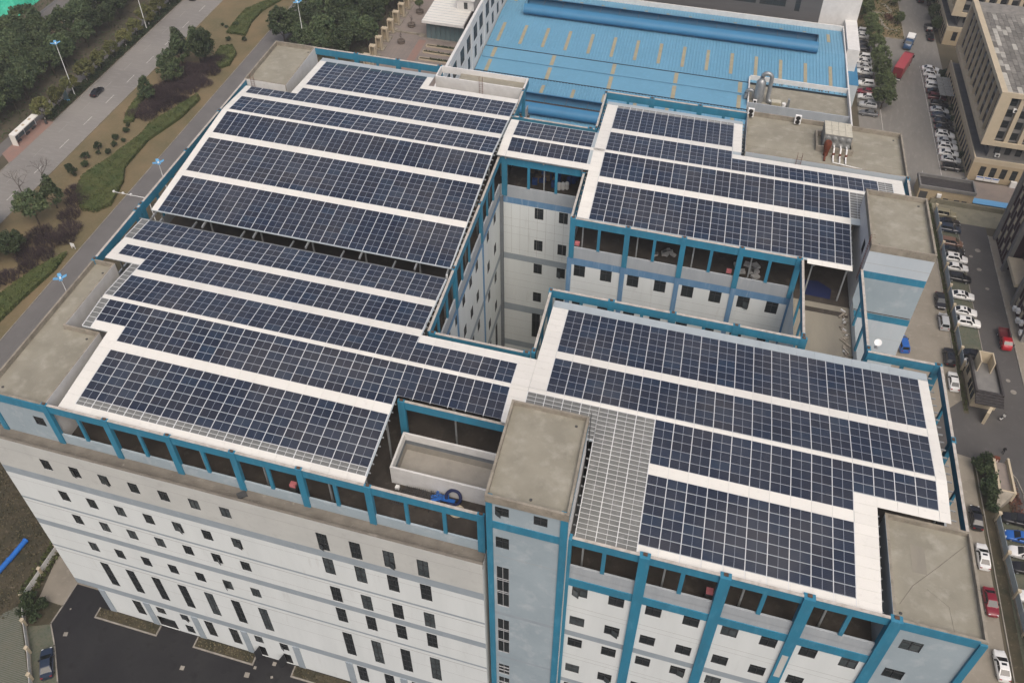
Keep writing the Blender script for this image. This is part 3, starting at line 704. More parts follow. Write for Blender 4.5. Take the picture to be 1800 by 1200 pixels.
# front right
flat_roof(93.35,101.72,-.02,12.2,ZT,ph=.6); block(93.4,101.6,.16,12.1,ZT,'wall_lightblue',roof=False)
MB().box(95.7,97.1,6.2,9.4,ZT-.6,ZT-.585).build('repair_patch', 'connector_concrete', fb)
MB().tube([(94.2,2.2,ZT-.6),(95.6,4.6,ZT-.6),(98.2,7.4,ZT-.6),(101.2,10.8,ZT-.6)], .03, 4).build('cracked_joint', 'ledge_concrete', fb)
MB().tube([(99.0,.4,ZT-.6),(98.8,3.2,ZT-.6),(96.9,4.6,ZT-.6)], .02, 4).build('cracked_joint', 'ledge_concrete', fb)
for u, v in ((94.2,1.2),(58,-.6),(60.8,9.6),(-6.8,1.5),(-1.4,11.2),(-6.0,22.6),(100.2,62.8),(94.4,52.6),(78,76.4),(99.8,86.2),(-7.2,74.6),(-1.6,86.2)):
    z_ = {True: TZ-.55, False: ZT-.75}[53 < u < 62 and v < 11]
    if 93 < u < 101.5 and 51 < v < 64: z_ = QZ_-.7
    if u < .1 and v < 24.3: z_ = ZT-.7
    if u > 93 and v < 12: z_ = ZT-.6
    MB().lathe((u,v,z_), [(.16,0),(.16,.05)], 10).build('roof_drain', 'steel_dark', fb)
MB().box(93.32,93.348,.4,12,ZD,ZT-.02).build('wall', 'sheet_edge', fb)
# rear left, rear middle, rear right
block(-8.4,-.5,73.3,87.35,ZT,'white_paint'); skin(-.5,-.48,73.4,87.2,ZD,ZT-.02,'white_paint'); skin(-8.3,-.6,73.28,73.3,ZD,ZT-.02,'white_paint'); 
b = MB()
b.box(23.6,39.5,83.5,83.74,ZT-2.6,ZT); b.box(23.6,39.5,87.05,87.3,ZT-1.2,ZT); b.box(23.6,23.84,83.74,87.05,ZT-1.2,ZT-.004); b.box(39.26,39.5,83.74,87.05,ZT-1.2,ZT-.004)
b.build('parapet', 'white_paint', fb)
MB().poly([(27.4,83.74,ZT-.85),(39.26,83.74,ZT-.85),(39.26,87.05,ZT-.85),(27.4,87.05,ZT-.85)]).poly([(27.4,83.74,ZT-.85),(27.4,87.05,ZT-.85),(27.4,87.05,ZT-1.3),(27.4,83.74,ZT-1.3)]).build('roof_slab', 'roof_concrete', fb)
for u, v in ((23.8,83.7),(27.3,83.7),(31.3,83.7),(35.3,83.7),(39.3,83.7)): MB().box(u-.2,u+.2,v-.15,v+.15,ZD,ZT-2.6).build('post', 'blue_paint', fb)
facade(fb, 'v', 39.55, 75.4, 87.2, 20, ZD+2, [(84.2,85.2,36.2,41)], [], ['white_paint'], inward=-1)
block(76.8,101.0,75.2,87.5,ZT,'wall_pale'); skin(76.9,100.9,75.18,75.2,ZD,ZT-.02,'wall_pale'); skin(76.78,76.8,75.3,87.4,ZD,ZT-.02,'wall_pale')
for v in (78.2,81.2,84.2): MB().box(77.1,100.7,v,v+.04,ZT-.75,ZT-.74).build('slab_joint', 'parapet_concrete', fb)
for u in rng(80,7,3.0): MB().box(u,u+.04,75.5,87.2,ZT-.75,ZT-.742).build('slab_joint', 'parapet_concrete', fb)
# rear right tower
QU0,QU1,QV0,QV1,QZ = 93.2,101.3,51.5,64.0,50.6
facade(fb, 'u', QV0, QU0, QU1, 0, QZ-.9, [], [(45.05,46.2,1),(38.0,39.1,1),(39.1,45.05,2),(47.55,47.6,3),(35,35.03,3),(32,32.03,3),(29,29.03,3),(26.5,27.7,4),(14.8,16,4)], ['wall_pale','blue_paint','wall_lightblue','groove','wall_band'])
facade(fb, 'v', QU0, QV0, QV1, ZD, QZ-.9, [(54.6,56.0,46.2,48.2)], [(45.6,45.64,1),(47.0,47.03,1)], ['white_paint','groove'], inward=1)
window(fb, 'v', QU0, 54.6, 56.0, 46.2, 48.2, 2, (.6,))
s = MB(); s.poly([(QU1,QV0,0),(QU1,QV1,0),(QU1,QV1,QZ-.9),(QU1,QV0,QZ-.9)]); s.poly([(QU0,QV1,0),(QU1,QV1,0),(QU1,QV1,QZ-.9),(QU0,QV1,QZ-.9)]); s.build('wall', 'white_paint', fb)
flat_roof(QU0,QU1,QV0-.01,QV1,QZ,ph=.7)
lad = MB()
for y in (52.0,52.5): lad.tube([(QU0-.2,y,44),(QU0-.2,y,QZ+.8),(QU0+.3,y,QZ+.8)], .03, 5)
for i in range(16): lad.tube([(QU0-.2,52.0,44.2+i*.42),(QU0-.2,52.5,44.2+i*.42)], .02, 4)
lad.build('ladder', 'rust_red', fb)
lad = MB()
for u in (-7.0,-6.4): lad.tube([(u,73.1,42),(u,73.1,ZT+1.0),(u,73.6,ZT+1.0)], .035, 5)
for i in range(13): lad.tube([(-7.0,73.1,42.2+i*.4),(-6.4,73.1,42.2+i*.4)], .02, 4)
for u in (31.6,32.2): lad.tube([(u,83.3,42),(u,83.3,ZT+1.0),(u,83.7,ZT+1.0)], .035, 5)
for i in range(13): lad.tube([(31.6,83.3,42.2+i*.4),(32.2,83.3,42.2+i*.4)], .02, 4)
for u in (84.6,85.3): lad.tube([(u,75.0,42),(u,75.0,ZT+1.1),(u,75.5,ZT+1.1)], .035, 5)
for i in range(13): lad.tube([(84.6,75.0,42.2+i*.4),(85.3,75.0,42.2+i*.4)], .02, 4)
lad.build('ladder', 'rust_red', fb)
# roofless white basin on the notch terrace
b = MB(); 
for x0,x1,y0,y1 in ((40.2,53.6,5.9,6.15),(40.2,53.6,10.95,11.2),(40.2,40.45,6.15,10.95)): b.box(x0,x1,y0,y1,ZD-.02,42.25)
b.build('light_well', 'white_paint', fb)
MB().box(40.46,53.55,10.93,10.948,ZD+1.1,ZD+1.75).box(40.452,40.47,6.2,10.9,ZD+1.1,ZD+1.75).build('light_well_band', 'grey_paint', fb)
MB().box(40.46,53.55,10.91,10.948,ZD,ZD+1.1).box(40.452,40.485,6.2,10.9,ZD,ZD+1.1).poly([(40.4,6,ZD+.02),(53.6,6,ZD+.02),(53.6,11,ZD+.02),(40.4,11,ZD+.02)]).build('light_well_floor', 'well_render', fb)
# ---------------------------------------------------------------- solar canopies
SLOPE = .08
PW, PH, PT = 2.045, 1.125, .045
def panel_mesh(sgn):
    """one framed module on a slope (sgn +1 rises with v), in grid axes about its centre"""
    b = MB(); f = .016
    def q(a, c, z): return (a, c, z + sgn*SLOPE*c)
    o = [(-PW/2,-PH/2),(PW/2,-PH/2),(PW/2,PH/2),(-PW/2,PH/2)]; i = [(-PW/2+f,-PH/2+f),(PW/2-f,-PH/2+f),(PW/2-f,PH/2-f),(-PW/2+f,PH/2-f)]
    for k in range(4):
        j = (k+1) % 4
        b.poly([q(*o[k],PT),q(*o[j],PT),q(*i[j],PT),q(*i[k],PT)], 0)
        b.poly([q(*o[k],0),q(*o[j],0),q(*o[j],PT),q(*o[k],PT)], 0)
    b.poly([q(*x, PT-.004) for x in i], 1, [(0,0),(1,0),(1,1),(0,1)])
    return b
PM = {s: drop(panel_mesh(s).build('solar_panel', ['panel_frame','panel_cells'], uv=True)) for s in (1,-1)}
CAMU = 71.071 - SK*(-50.824), -50.824, 125.41

class Canopy:
    def __init__(s, name, label, vr, zr, base):
        s.vr, s.zr = vr, zr
        s.o = thing(name, W(*base, ZD), label, 'solar canopy', 'solar panel canopies over the factory terraces')
        s.panels = []
    def z(s, v): return s.zr - SLOPE*abs(v - s.vr)
    def field(s, u0, pitch, v0, v1, n, k0, k1):
        dv = (v1-v0)/n
        for k in range(k0, k1):
            for j in range(n): s.panels.append((u0+(k+.5)*pitch, v0+(j+.5)*dv))
    def slab(s, u0, u1, v0, v1, z0, z1, m, name, parent=None):
        """sheet following the roof slope, split at the ridge"""
        b = MB()
        cuts = [v0, v1] if not (v0 < s.vr < v1) else [v0, s.vr, v1]
        for a, c in zip(cuts, cuts[1:]):
            p = [(u0,a,s.z(a)+z0),(u1,a,s.z(a)+z0),(u1,c,s.z(c)+z0),(u0,c,s.z(c)+z0),(u0,a,s.z(a)+z1),(u1,a,s.z(a)+z1),(u1,c,s.z(c)+z1),(u0,c,s.z(c)+z1)]
            b.faces(p, [(0,3,2,1),(4,5,6,7),(0,1,5,4),(1,2,6,5),(2,3,7,6),(3,0,4,7)])
        return b.build(name, m, parent or s.o)
    def base(s, rects):
        for r in rects: s.slab(*r, -.12, -.012, 'sheet_edge', 'canopy_deck')
    def sheets(s, u0, u1, v0, v1, m='sheet_white'):
        """run of white metal sheets, cut to lengths with an open joint between them"""
        g = .018
        if (u1-u0) >= (v1-v0) and u1-u0 > 3:
            n = max(1, round((u1-u0)/2.115)); d = (u1-u0)/n
            for i in range(n): s.slab(u0+i*d+g/2, u0+(i+1)*d-g/2, v0, v1, -.008, .035, m, 'roof_sheet')
        else:
            n = max(1, round((v1-v0)/1.17)); d = (v1-v0)/n
            for i in range(n): s.slab(u0, u1, v0+i*d+g/2, v0+(i+1)*d-g/2, -.008, .035, m, 'roof_sheet')
    def skylights(s, u0, u1, v0, v1, nu, nv):
        du, dv = (u1-u0)/nu, (v1-v0)/nv
        for i in range(nu):
            for j in range(nv):
                a, c = u0+i*du, v0+j*dv
                o = s.slab(a+.03, a+du-.03, c+.02, c+dv-.02, -.01, .012, 'sky_pane', 'skylight_pane')
                k = s.slab(a+.03, a+du-.03, c+dv*.5-.016, c+dv*.5+.016, .012, .05, 'rail_white', 'glazing_bar', o)
                if du > 1.6: s.slab(a+du/2-.016, a+du/2+.016, c+.02, c+dv-.02, .013, .045, 'rail_white', 'glazing_bar', o)
        for i in range(nu+1): s.slab(u0+i*du-.045, u0+i*du+.045, v0, v1, -.011, .06, 'rail_white', 'glazing_rail')
        for j in range(nv+1): s.slab(u0+.06, u1-.06, v0+j*dv-.02, v0+j*dv+.02, -.0105, .055, 'rail_white', 'glazing_rail')
    def rails(s, us, v0, v1):
        for u in us: s.slab(u-.03, u+.03, v0, v1, -.009, .052, 'rail_white', 'panel_rail')
    def finish(s):
        s.panels.sort(key=lambda p: (p[0]-CAMU[0])**2 + (p[1]-CAMU[1])**2)
        for u, v in s.panels[:300]:
            inst('solar_panel', PM[1 if v < s.vr else -1], W(u, v, s.z(v)), s.o)
        rest = s.panels[300:]
        if rest:
            vs, fs, mi, uv, tint = [], [], [], [], []
            src = {}
            for sg in (1,-1):
                me = PM[sg]; src[sg] = ([tuple(x.co) for x in me.vertices], [list(p.vertices) for p in me.polygons], [p.material_index for p in me.polygons])
            for u, v in rest:
                V, F, MI = src[1 if v < s.vr else -1]; o = W(u, v, s.z(v)); n = len(vs)
                vs += [(x+o[0], y+o[1], z+o[2]) for x, y, z in V]; fs += [[n+i for i in f] for f in F]; mi += MI
                t = random.random(); tint += [t]*len(F)
                for m_ in MI: uv.append([(0,0),(1,0),(1,1),(0,1)] if m_ == 1 else [(0,0)]*4)
            ob = mesh_obj('solar_panel_field', vs, fs, ['panel_frame','panel_cells'], mi, uv); attach(ob, s.o); ob['kind'] = 'stuff'
            at = ob.data.attributes.new('tint', 'FLOAT', 'FACE'); at.data.foreach_set('value', tint)
    def purlins(s, u0, u1, v0, v1, step=1.165):
        n = int((v1-v0)/step)
        for i in range(n+1):
            v = v0 + i*step; z = s.z(v)
            MB().box(u0,u1,v-.05,v+.05,z-.30,z-.13).build('purlin', 'steel_grey', s.o)
    def rafters(s, us, v0, v1, posts=()):
        for u in us:
            s.slab(u-.1, u+.1, v0, v1, -.62, -.31, 'steel_grey', 'rafter')
            for v in posts: MB().box(u-.1,u+.1,v-.1,v+.1,ZD,s.z(v)-.62).build('column', 'steel_grey', s.o)

# rear left canopy
A = Canopy('solar_canopy', 'largest solar canopy, beside the rear left corner block along the road side', 60.8, 48.16, (17,58)); c0, pt = -5.05, 2.112
for f in ((36.32,44.25,7,0,21),(45.5,53.6,7,0,21),(54.95,60.45,5,0,21),(61.2,65.95,4,0,21),(67.3,69.65,2,0,4),(67.3,72.0,4,4,21),(73.3,78.15,4,4,21),(78.15,81.85,3,4,13)): A.field(c0, pt, *f)
A.base([(-6.05,39.45,36.2,69.7),(2.2,39.45,69.7,79.7),(2.2,23.5,79.7,84.1)])
cols = [c0+pt*k for k in range(22)]
for v0, v1 in ((36.25,44.25),(45.5,53.6),(54.95,60.45),(61.2,65.95)): A.rails(cols, v0, v1)
A.rails(cols[4:], 67.3, 72.0); A.rails(cols[4:], 73.3, 78.15); A.rails(cols[4:14], 78.15, 82.8); A.rails(cols[1:4], 67.3, 69.65)
for v0, v1 in ((44.25,45.5),(53.6,54.95),(60.45,61.2),(65.95,67.3)): A.sheets(c0, 39.4, v0, v1)
A.sheets(cols[4], 39.4, 72.0, 73.3); A.sheets(-6.05, c0-.02, 36.25, 69.65); A.sheets(2.2, cols[4]-.03, 69.7, 82.8)
A.sheets(2.2, 23.5, 82.8, 84.1, 'sheet_edge'); A.sheets(22.45, 23.5, 78.2, 82.8); A.sheets(23.5, 39.4, 78.2, 79.65)
for k in range(4,13): A.slab(cols[k]+.05, cols[k+1]-.05, 81.9, 82.75, -.01, .02, 'dark_pane', 'skylight_pane')
A.purlins(-6.3, 39.75, 36.5, 69.5); A.purlins(2.0, 39.75, 70.3, 79.4)
A.rafters([-5.5], 35.2, 69.4, (37.5,45,52,60,68)); A.rafters([2.5,10.5,18.5,26.5,34.5,39.0], 35.2, 79.5, (37.5,45,52,60,68,76)); A.finish()
# front left canopy with the link across the notch
Bc = Canopy('solar_canopy', 'stepped solar canopy beside the front left corner block and behind the notch terrace', 17.25, 47.5, (20,12)); c0, pt = -5.07, 2.113
for f in ((2.4,9.6,6,4,21),(10.95,13.3,2,4,21),(13.3,16.9,3,2,21),(17.5,22.05,4,2,21),(23.35,25.65,2,2,21),(25.65,28.0,2,0,21),(29.3,34.0,4,0,21),(12.35,16.9,4,21,27),(17.5,21.0,3,21,27)): Bc.field(c0, pt, *f)
Bc.base([(1.6,39.5,.35,12.0),(-2.05,39.5,12.0,25.0),(-6.3,39.5,24.4,34.05),(39.5,52.1,12.9,22.4),(52.1,54.1,12.0,22.4)])
cols = [c0+pt*k for k in range(28)]
Bc.rails(cols[4:22], 1.3, 9.6); Bc.rails(cols[4:22], 10.95, 16.9); Bc.rails(cols[3:4], 13.3, 16.9); Bc.rails(cols[2:22], 17.5, 22.05); Bc.rails(cols[2:22], 23.35, 28.0); Bc.rails(cols[1:22], 29.3, 34.0); Bc.rails(cols[0:2], 25.65, 28)
Bc.rails(cols[22:28], 12.2, 16.9); Bc.rails(cols[22:28], 17.5, 21.0)
Bc.sheets(1.6, 39.5, .35, 1.3); Bc.sheets(1.6, cols[4]-.05, 1.3, 12.0); Bc.sheets(cols[4]-.05, 39.4, 9.6, 10.95); Bc.sheets(-.85, cols[4]-.05, 12.0, 13.3); Bc.sheets(-2.05, 54.1, 16.9, 17.5)
Bc.sheets(-.85, 39.4, 22.05, 23.35); Bc.sheets(-6.3, 39.4, 28.0, 29.3); Bc.sheets(-6.3, -5.1, 24.4, 28.0); Bc.sheets(-5.1, -.9, 24.4, 25.65); Bc.sheets(39.4, 52.0, 21.0, 22.4)
Bc.sheets(52.0, 54.1, 12.0, 16.88); Bc.sheets(52.0, 54.1, 17.52, 22.4)
Bc.skylights(cols[4], cols[21], 1.32, 2.38, 17, 1); Bc.skylights(-6.3, -5.1, 29.35, 34.0, 1, 2); Bc.skylights(-2.05, -.88, 17.55, 24.3, 1, 4); Bc.skylights(-2.05, -.88, 12.05, 16.85, 1, 3)
Bc.purlins(1.4, 39.7, .8, 11.8); Bc.purlins(-2.4, 39.7, 12.6, 24.6); Bc.purlins(-6.6, 39.75, 25.3, 34.2); Bc.purlins(39.75, 54.3, 12.75, 22.5)
Bc.rafters([2.5,10.5,18.5,26.5,34.5,39.2], .6, 34.3, (1.5,9,17,25,33)); Bc.rafters([46.2], 12.6, 22.3, (13.2,21.5)); Bc.rafters([-5.5], 25, 35.0, (26,34)); Bc.finish()
# front right canopy
Dc = Canopy('solar_canopy', 'solar canopy beside the front stair tower, partly glazed with clear grey skylights', 17.25, 47.5, (80,18)); c0, pt = 56.15, 2.1175
for f in ((24.6,32.75,7,0,20),(17.55,23.35,5,0,20),(11.05,16.9,5,6,16),(13.35,16.9,3,16,20),(1.33,9.7,7,6,16)): Dc.field(c0, pt, *f)
Dc.base([(54.12,99.6,22.4,34.15),(54.12,99.6,12.2,22.4),(62.5,92.4,.35,12.2)])
cols = [c0+pt*k for k in range(-1,21)]; K = lambda k: cols[k+1]
Dc.rails(cols[1:], 24.6, 32.75); Dc.rails(cols[1:], 17.55, 23.35); Dc.rails(cols[7:18], 11.05, 16.9); Dc.rails(cols[18:], 13.35, 16.9); Dc.rails(cols[7:18], .4, 9.7)
Dc.sheets(K(0), K(20), 23.35, 24.6); Dc.sheets(54.12, K(20), 16.9, 17.5); Dc.sheets(K(6), K(16), 9.7, 11.05); Dc.sheets(K(6), 92.4, .35, 1.3); Dc.sheets(K(20)+.03, 99.6, 12.1, 33.0)
Dc.sheets(54.3, 99.6, 32.8, 34.15, 'sheet_edge'); Dc.sheets(K(16)+.04, 92.4, 1.3, 13.3); Dc.sheets(92.4, 98.5, 12.1, 13.3); Dc.sheets(54.12, K(0)-.03, 17.55, 32.75)
Dc.skylights(K(-1)+.1, K(3), 12.4, 16.88, 4, 4); Dc.skylights(K(3), K(6)-.02, .35, 16.88, 3, 14)
Dc.purlins(54.4, 100.2, 12.7, 34.0); Dc.purlins(62.1, 92.6, .7, 12.0)
Dc.rafters([55.0,64,72,80,88,98.6], 12.5, 34, (13.2,20,27,33.5)); Dc.rafters([63.4,72,80,88], .6, 12.4, (1.4,8)); Dc.finish()
# rear right canopy with the rear link
Cc = Canopy('solar_canopy', 'solar canopy between the rear right tower and the concrete roof with the water tank', 67.7, 47.44, (75,66)); c0, pt = 55.75, 2.12
for f in ((75.2,82.35,7,0,9),(68.1,73.85,5,0,9),(68.1,71.6,3,9,19),(61.6,67.35,5,0,17),(52.0,60.3,7,0,17)): Cc.field(c0, pt, *f)
Cc.field(41.0, 2.09, 67.95, 72.8, 4, 0, 6); Cc.field(41.0, 2.09, 63.95, 67.3, 3, 0, 6)
Cc.base([(54.0,91.9,51.7,60.5),(54.0,94.0,60.5,68.1),(54.0,76.2,68.1,84.2),(76.2,99.7,68.1,72.9),(39.6,54.0,62.6,73.0)])
cols = [c0+pt*k for k in range(21)]
Cc.rails(cols[:10], 75.2, 83.3); Cc.rails(cols[:10], 68.1, 73.85); Cc.rails(cols[10:20], 68.1, 71.6); Cc.rails(cols[:18], 61.6, 67.35); Cc.rails(cols[:18], 51.8, 60.3); Cc.rails([41.0+2.09*k for k in range(7)], 63.95, 72.8)
Cc.sheets(cols[0], 91.9, 60.3, 61.6); Cc.sheets(41.0, 97.5, 67.35, 68.05); Cc.sheets(cols[0], 74.8, 73.85, 75.2); Cc.sheets(54.0, cols[0]-.05, 52.0, 83.2); Cc.sheets(54.0, 76.2, 83.3, 84.2, 'sheet_edge')
Cc.sheets(cols[9]+.05, 76.2, 73.9, 83.2); Cc.sheets(cols[9]+.05, 99.7, 71.65, 72.9); Cc.sheets(98.15, 99.7, 68.1, 71.6); Cc.sheets(39.7, 40.95, 62.6, 72.9); Cc.sheets(41.0, 54.0, 62.6, 63.9); Cc.sheets(86.0, 91.9, 51.0, 51.95)
Cc.skylights(cols[0]+.02, cols[9], 82.4, 83.25, 9, 1); Cc.skylights(cols[19], cols[20], 68.15, 71.55, 1, 3); Cc.skylights(cols[17]+.06, cols[18], 61.7, 67.3, 1, 5)
Cc.purlins(53.7, 92.1, 52.2, 60.4); Cc.purlins(53.7, 93.0, 61.0, 67.5); Cc.purlins(53.7, 76.5, 68.5, 84.0); Cc.purlins(39.4, 53.7, 62.9, 72.8)
Cc.rafters([55,63,71,79,87,91.5], 51.4, 68, (52.5,60,67)); Cc.rafters([55,63,71,75.8], 68, 84, (76,83)); Cc.rafters([41,47,53], 62.7, 73, (63.8,72.2)); Cc.finish()
# gutter girder and brackets in the open gap between the two left canopies
gg = thing('gutter_girder', W(17,35.1,44), 'grey steel girder crossing the open slot between the two left canopies', 'girder')
MB().box(-7.6,39.5,35.0,35.16,45.15,45.3).build('beam', 'galvanised', gg)
for i in range(6):
    u = 1.0+i*7.6
    MB().box(u-.09,u+.09,34.6,36.4,45.3,45.55).build('bracket', 'galvanised', gg); MB().box(u-.12,u+.12,34.98,35.2,ZD,45.15).build('post', 'steel_dark', gg)
MB().box(39.1,39.3,34.9,35.1,45.3,46.1).build('post', 'white_plastic', gg)
# ---------------------------------------------------------------- things on the factory roofs
ZR = ZT - .75
# sectional water tank
t = thing('water_tank', W(90.6,82,ZR), 'cream and grey sectional water tank on concrete plinth', 'water tank')
MB().box(87.6,93.2,79.75,80.1,ZR,ZR+.9).box(87.6,93.2,84.2,84.5,ZR,ZR+.9).box(87.6,87.9,80.1,84.2,ZR,ZR+.9).box(92.9,93.2,80.1,84.2,ZR,ZR+.9).build('plinth', 'parapet_concrete', t)
MB().box(88.5,92.6,80.2,84.1,ZR+.5,ZR+2.9).build('body', 'tank_grey', t)
dome = drop(MB(False).lathe((0,0,0), [(.42,0),(.36,.09),(.2,.15),(.04,.17)], 12).build('bulge', 'tank_grey', smooth=50))
for i in range(4):
    for j in range(2): inst('bulge', dome, W(89.05+i*1.03, 80.19, ZR+1.1+j*1.15), t, (R(90),0,0))
for i in range(4):
    for j in range(3): MB().box(88.52+i*1.025,89.5+i*1.025,80.22+j*1.295,81.47+j*1.295,ZR+2.9,ZR+2.97).build('lid_panel', 'tank_cream', t)
MB().lathe((92.1,83.6,ZR+2.97), [(.28,0),(.28,.06)], 14).build('hatch', 'tank_cream', t)
t = thing('pump', W(89,78.6,ZR), 'rusty red brown pump column beside the water tank', 'pump')
MB().lathe((89.1,78.9,ZR), [(.35,0),(.4,.9),(.55,1.5),(.6,2.2),(.45,2.5)], 12).build('body', 'rust_red', t, 40)
MB().tube([(89.1,78.9,ZR+.6),(88.9,77.6,ZR+.4),(88.9,77.0,ZR+.2)], .16, 8).build('pipe', 'rust_red', t)
for i, u in enumerate((90.2,91.2,92.1)):
    t = thing('tank_pipe', W(u,78,ZR), 'white lagged pipe elbow coming down in front of the tank', 'pipe', 'pipes of the water tank')
    MB().tube([(u,80.2,ZR+1.2),(u,79.2,ZR+1.2),(u,78.9,ZR+1.0),(u,78.2,ZR+.3),(u,77.1,ZR+.15)], .12, 8).build('pipe', 'white_plastic', t)
    MB().lathe((u,78.5,ZR), [(.2,0),(.2,.8)], 8).build('valve', 'rust_red', t)
MB().tube([(90.2,77.0,ZR+.12),(95.5,76.2,ZR+.12)], .08, 6).build('water_pipe', 'white_plastic', tag(thing('roof_pipe', W(93,76.6,ZR), 'thin white pipe lying along the parapet by the tank', 'pipe')))
# air-conditioning condensers hung over the parapet
for u, lab in ((77.3,'white twin-fan condenser at the left end of the rear parapet'),(84.8,'white twin-fan condenser mid-way along the rear parapet before the water tank')):
    t = thing('condenser', W(u,86.4,ZT), lab, 'air conditioner', 'condensers on the rear parapet')
    MB().box(u-.5,u+.5,86.3,86.75,ZT-.45,ZT+1.0).build('casing', 'white_plastic', t)
    for k in (0,1):
        f = MB(False).lathe((0,0,0), [(.36,0),(.36,.05),(.30,.06)], 16).build('fan', 'black_plastic', t); f.location = W(u, 86.3, ZT-.08+k*.7); f.rotation_euler = (R(90),0,0)
# extraction plant on the lower roof behind
def pipe_obj(name, pts, r, m, parent): return MB().tube(pts, r, 12).build(name, m, parent, 50)
def arc(c, r, a0, a1, n, plane='uz'):
    out = []
    for i in range(n+1):
        a = R(a0 + (a1-a0)*i/n)
        out.append((c[0]+r*math.cos(a), c[1], c[2]+r*math.sin(a)) if plane == 'uz' else (c[0]+r*math.cos(a), c[1]+r*math.sin(a), c[2]))
    return out
# ---------------------------------------------------------------- blue roofed factory hall
hall = thing('factory_hall', W(58,165,0), 'low factory hall with bright blue ribbed roof and tan skylight strips', 'building')
ZB = 10.0
def prof_z(v):
    """roof profile across the hall"""
    for (a, za), (c, zc) in zip(PROF, PROF[1:]):
        if a <= v <= c: return za + (zc-za)*(v-a)/(c-a)
    return ZB
PROF = [(118,9.4),(139,10.6),(151.4,10.0),(151.5,9.75),(164.2,10.25),(164.3,10.0),(184.0,11.0),(199,10.2)]
def ribbed(u0, u1, v0, v1, step=.80, h=.09, m='roof_blue', name='roof'):
    n = int((u1-u0)/step); b = MB()
    us = []
    for i in range(n):
        a = u0 + i*step; us += [(a,0),(a+step*.62,0),(a+step*.70,h),(a+step*.92,h)]
    us.append((u0+n*step,0)); us.append((u1,0))
    vs = [v0] + [p[0] for p in PROF if v0 < p[0] < v1] + [v1]
    k = len(vs)
    pts = [(a, v, prof_z(min(max(v, 118.01), 198.99))+hh) for a, hh in us for v in vs]
    fs = [(i*k+j, (i+1)*k+j, (i+1)*k+j+1, i*k+j+1) for i in range(len(us)-1) for j in range(k-1)]
    b.faces(pts, fs); return b.build(name, m, hall)
ribbed(12.2,104.7,164.3,198.9); ribbed(12.2,80.9,118,151.45); 
b = MB(); vs = [151.5,158,164.2]
MB().faces([(a,v,prof_z(v)) for a in (12.2,80.9) for v in vs], [(0,1,4,3),(1,2,5,4)]).build('roof', 'roof_blue', hall)
MB().box(12.2,81,151.2,151.55,9.6,10.12).build('gutter', 'roof_dark_line', hall); MB().box(12.2,104.7,164.0,164.28,9.9,10.33).build('gutter', 'roof_dark_line', hall)
MB().tube([(12.6,158.4,10.25),(79.5,158.4,10.25)], .10, 6).build('roof_pipe', 'roof_blue', hall)
MB().tube([(12.8,158.4,10.2),(12.8,158.4,13.0)], .05, 5).build('vent_pipe', 'galvanised', hall)
for i in range(15):
    u = 14.7+i*6.16
    if u < 104:
        b = MB(); b.faces([(u-.42,167.3,prof_z(167.3)+.10),(u+.42,167.3,prof_z(167.3)+.10),(u+.42,177.2,prof_z(177.2)+.10),(u-.42,177.2,prof_z(177.2)+.10)], [(0,1,2,3)]); b.build('skylight_strip', 'skylight_tan', hall)
        b = MB(); b.faces([(u-.42,190.5,prof_z(190.5)+.10),(u+.42,190.5,prof_z(190.5)+.10),(u+.42,195.6,prof_z(195.6)+.10),(u-.42,195.6,prof_z(195.6)+.10)], [(0,1,2,3)]); b.build('skylight_strip', 'skylight_tan', hall)
for i in range(6):
    u = 15.2+i*15.95-16
    for v0, v1 in ((151.6,157.8),(158.9,163.8)):
        if 13 < u < 80: MB().faces([(u-.5,v0,prof_z(v0)+.03),(u+.5,v0,prof_z(v0)+.03),(u+.5,v1,prof_z(v1)+.03),(u-.5,v1,prof_z(v1)+.03)], [(0,1,2,3)]).build('skylight_strip', 'skylight_tan', hall)
for i in range(9):
    u = 15.7+i*7.75
    MB().faces([(u-.42,142.8,prof_z(142.8)+.10),(u+.42,142.8,prof_z(142.8)+.10),(u+.42,148.4,prof_z(148.4)+.10),(u-.42,148.4,prof_z(148.4)+.10)], [(0,1,2,3)]).build('skylight_strip', 'skylight_tan', hall)
def monitor(u0, u1, vc, z, half=4.2, h=1.9):
    """curved roof monitor with an open throat along its top"""
    mo = []
    for s in (-1, 1):
        prof = [(s*(half*(.42+.58*math.cos(a))), h*.98 + h*math.sin(a)*.95) for a in [R(x) for x in (-72,-50,-28,-8,14,36,58,80)]]
        b = MB(); n = len(prof)
        pts = [(u, vc+d, z+zz) for u in (u0,u1) for d, zz in prof]
        b.faces(pts, [(i,i+1,n+i+1,n+i) for i in range(n-1)])
        b.poly([(u1,vc+d,z+zz) for d, zz in prof] + [(u1,vc+s*half*.42,z)], 0); b.poly([(u0,vc+d,z+zz) for d, zz in prof] + [(u0,vc+s*half*.42,z)], 0)
        m_ = b.build('roof_monitor', 'roof_blue_dark', hall, 40); mo.append(m_)
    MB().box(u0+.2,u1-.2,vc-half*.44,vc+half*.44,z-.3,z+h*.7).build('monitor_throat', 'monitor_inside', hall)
    n = int((u1-u0)/5)
    for i in range(n+1): MB().box(u0+i*(u1-u0)/n-.04,u0+i*(u1-u0)/n+.04,vc-half*.5,vc+half*.5,z+h*1.7,z+h*1.76).build('monitor_tie', 'steel_dark', hall)
monitor(18.8,97.6,185.6,10.9,3.9,1.5); monitor(13,80,137.0,10.3,3.9,1.5)
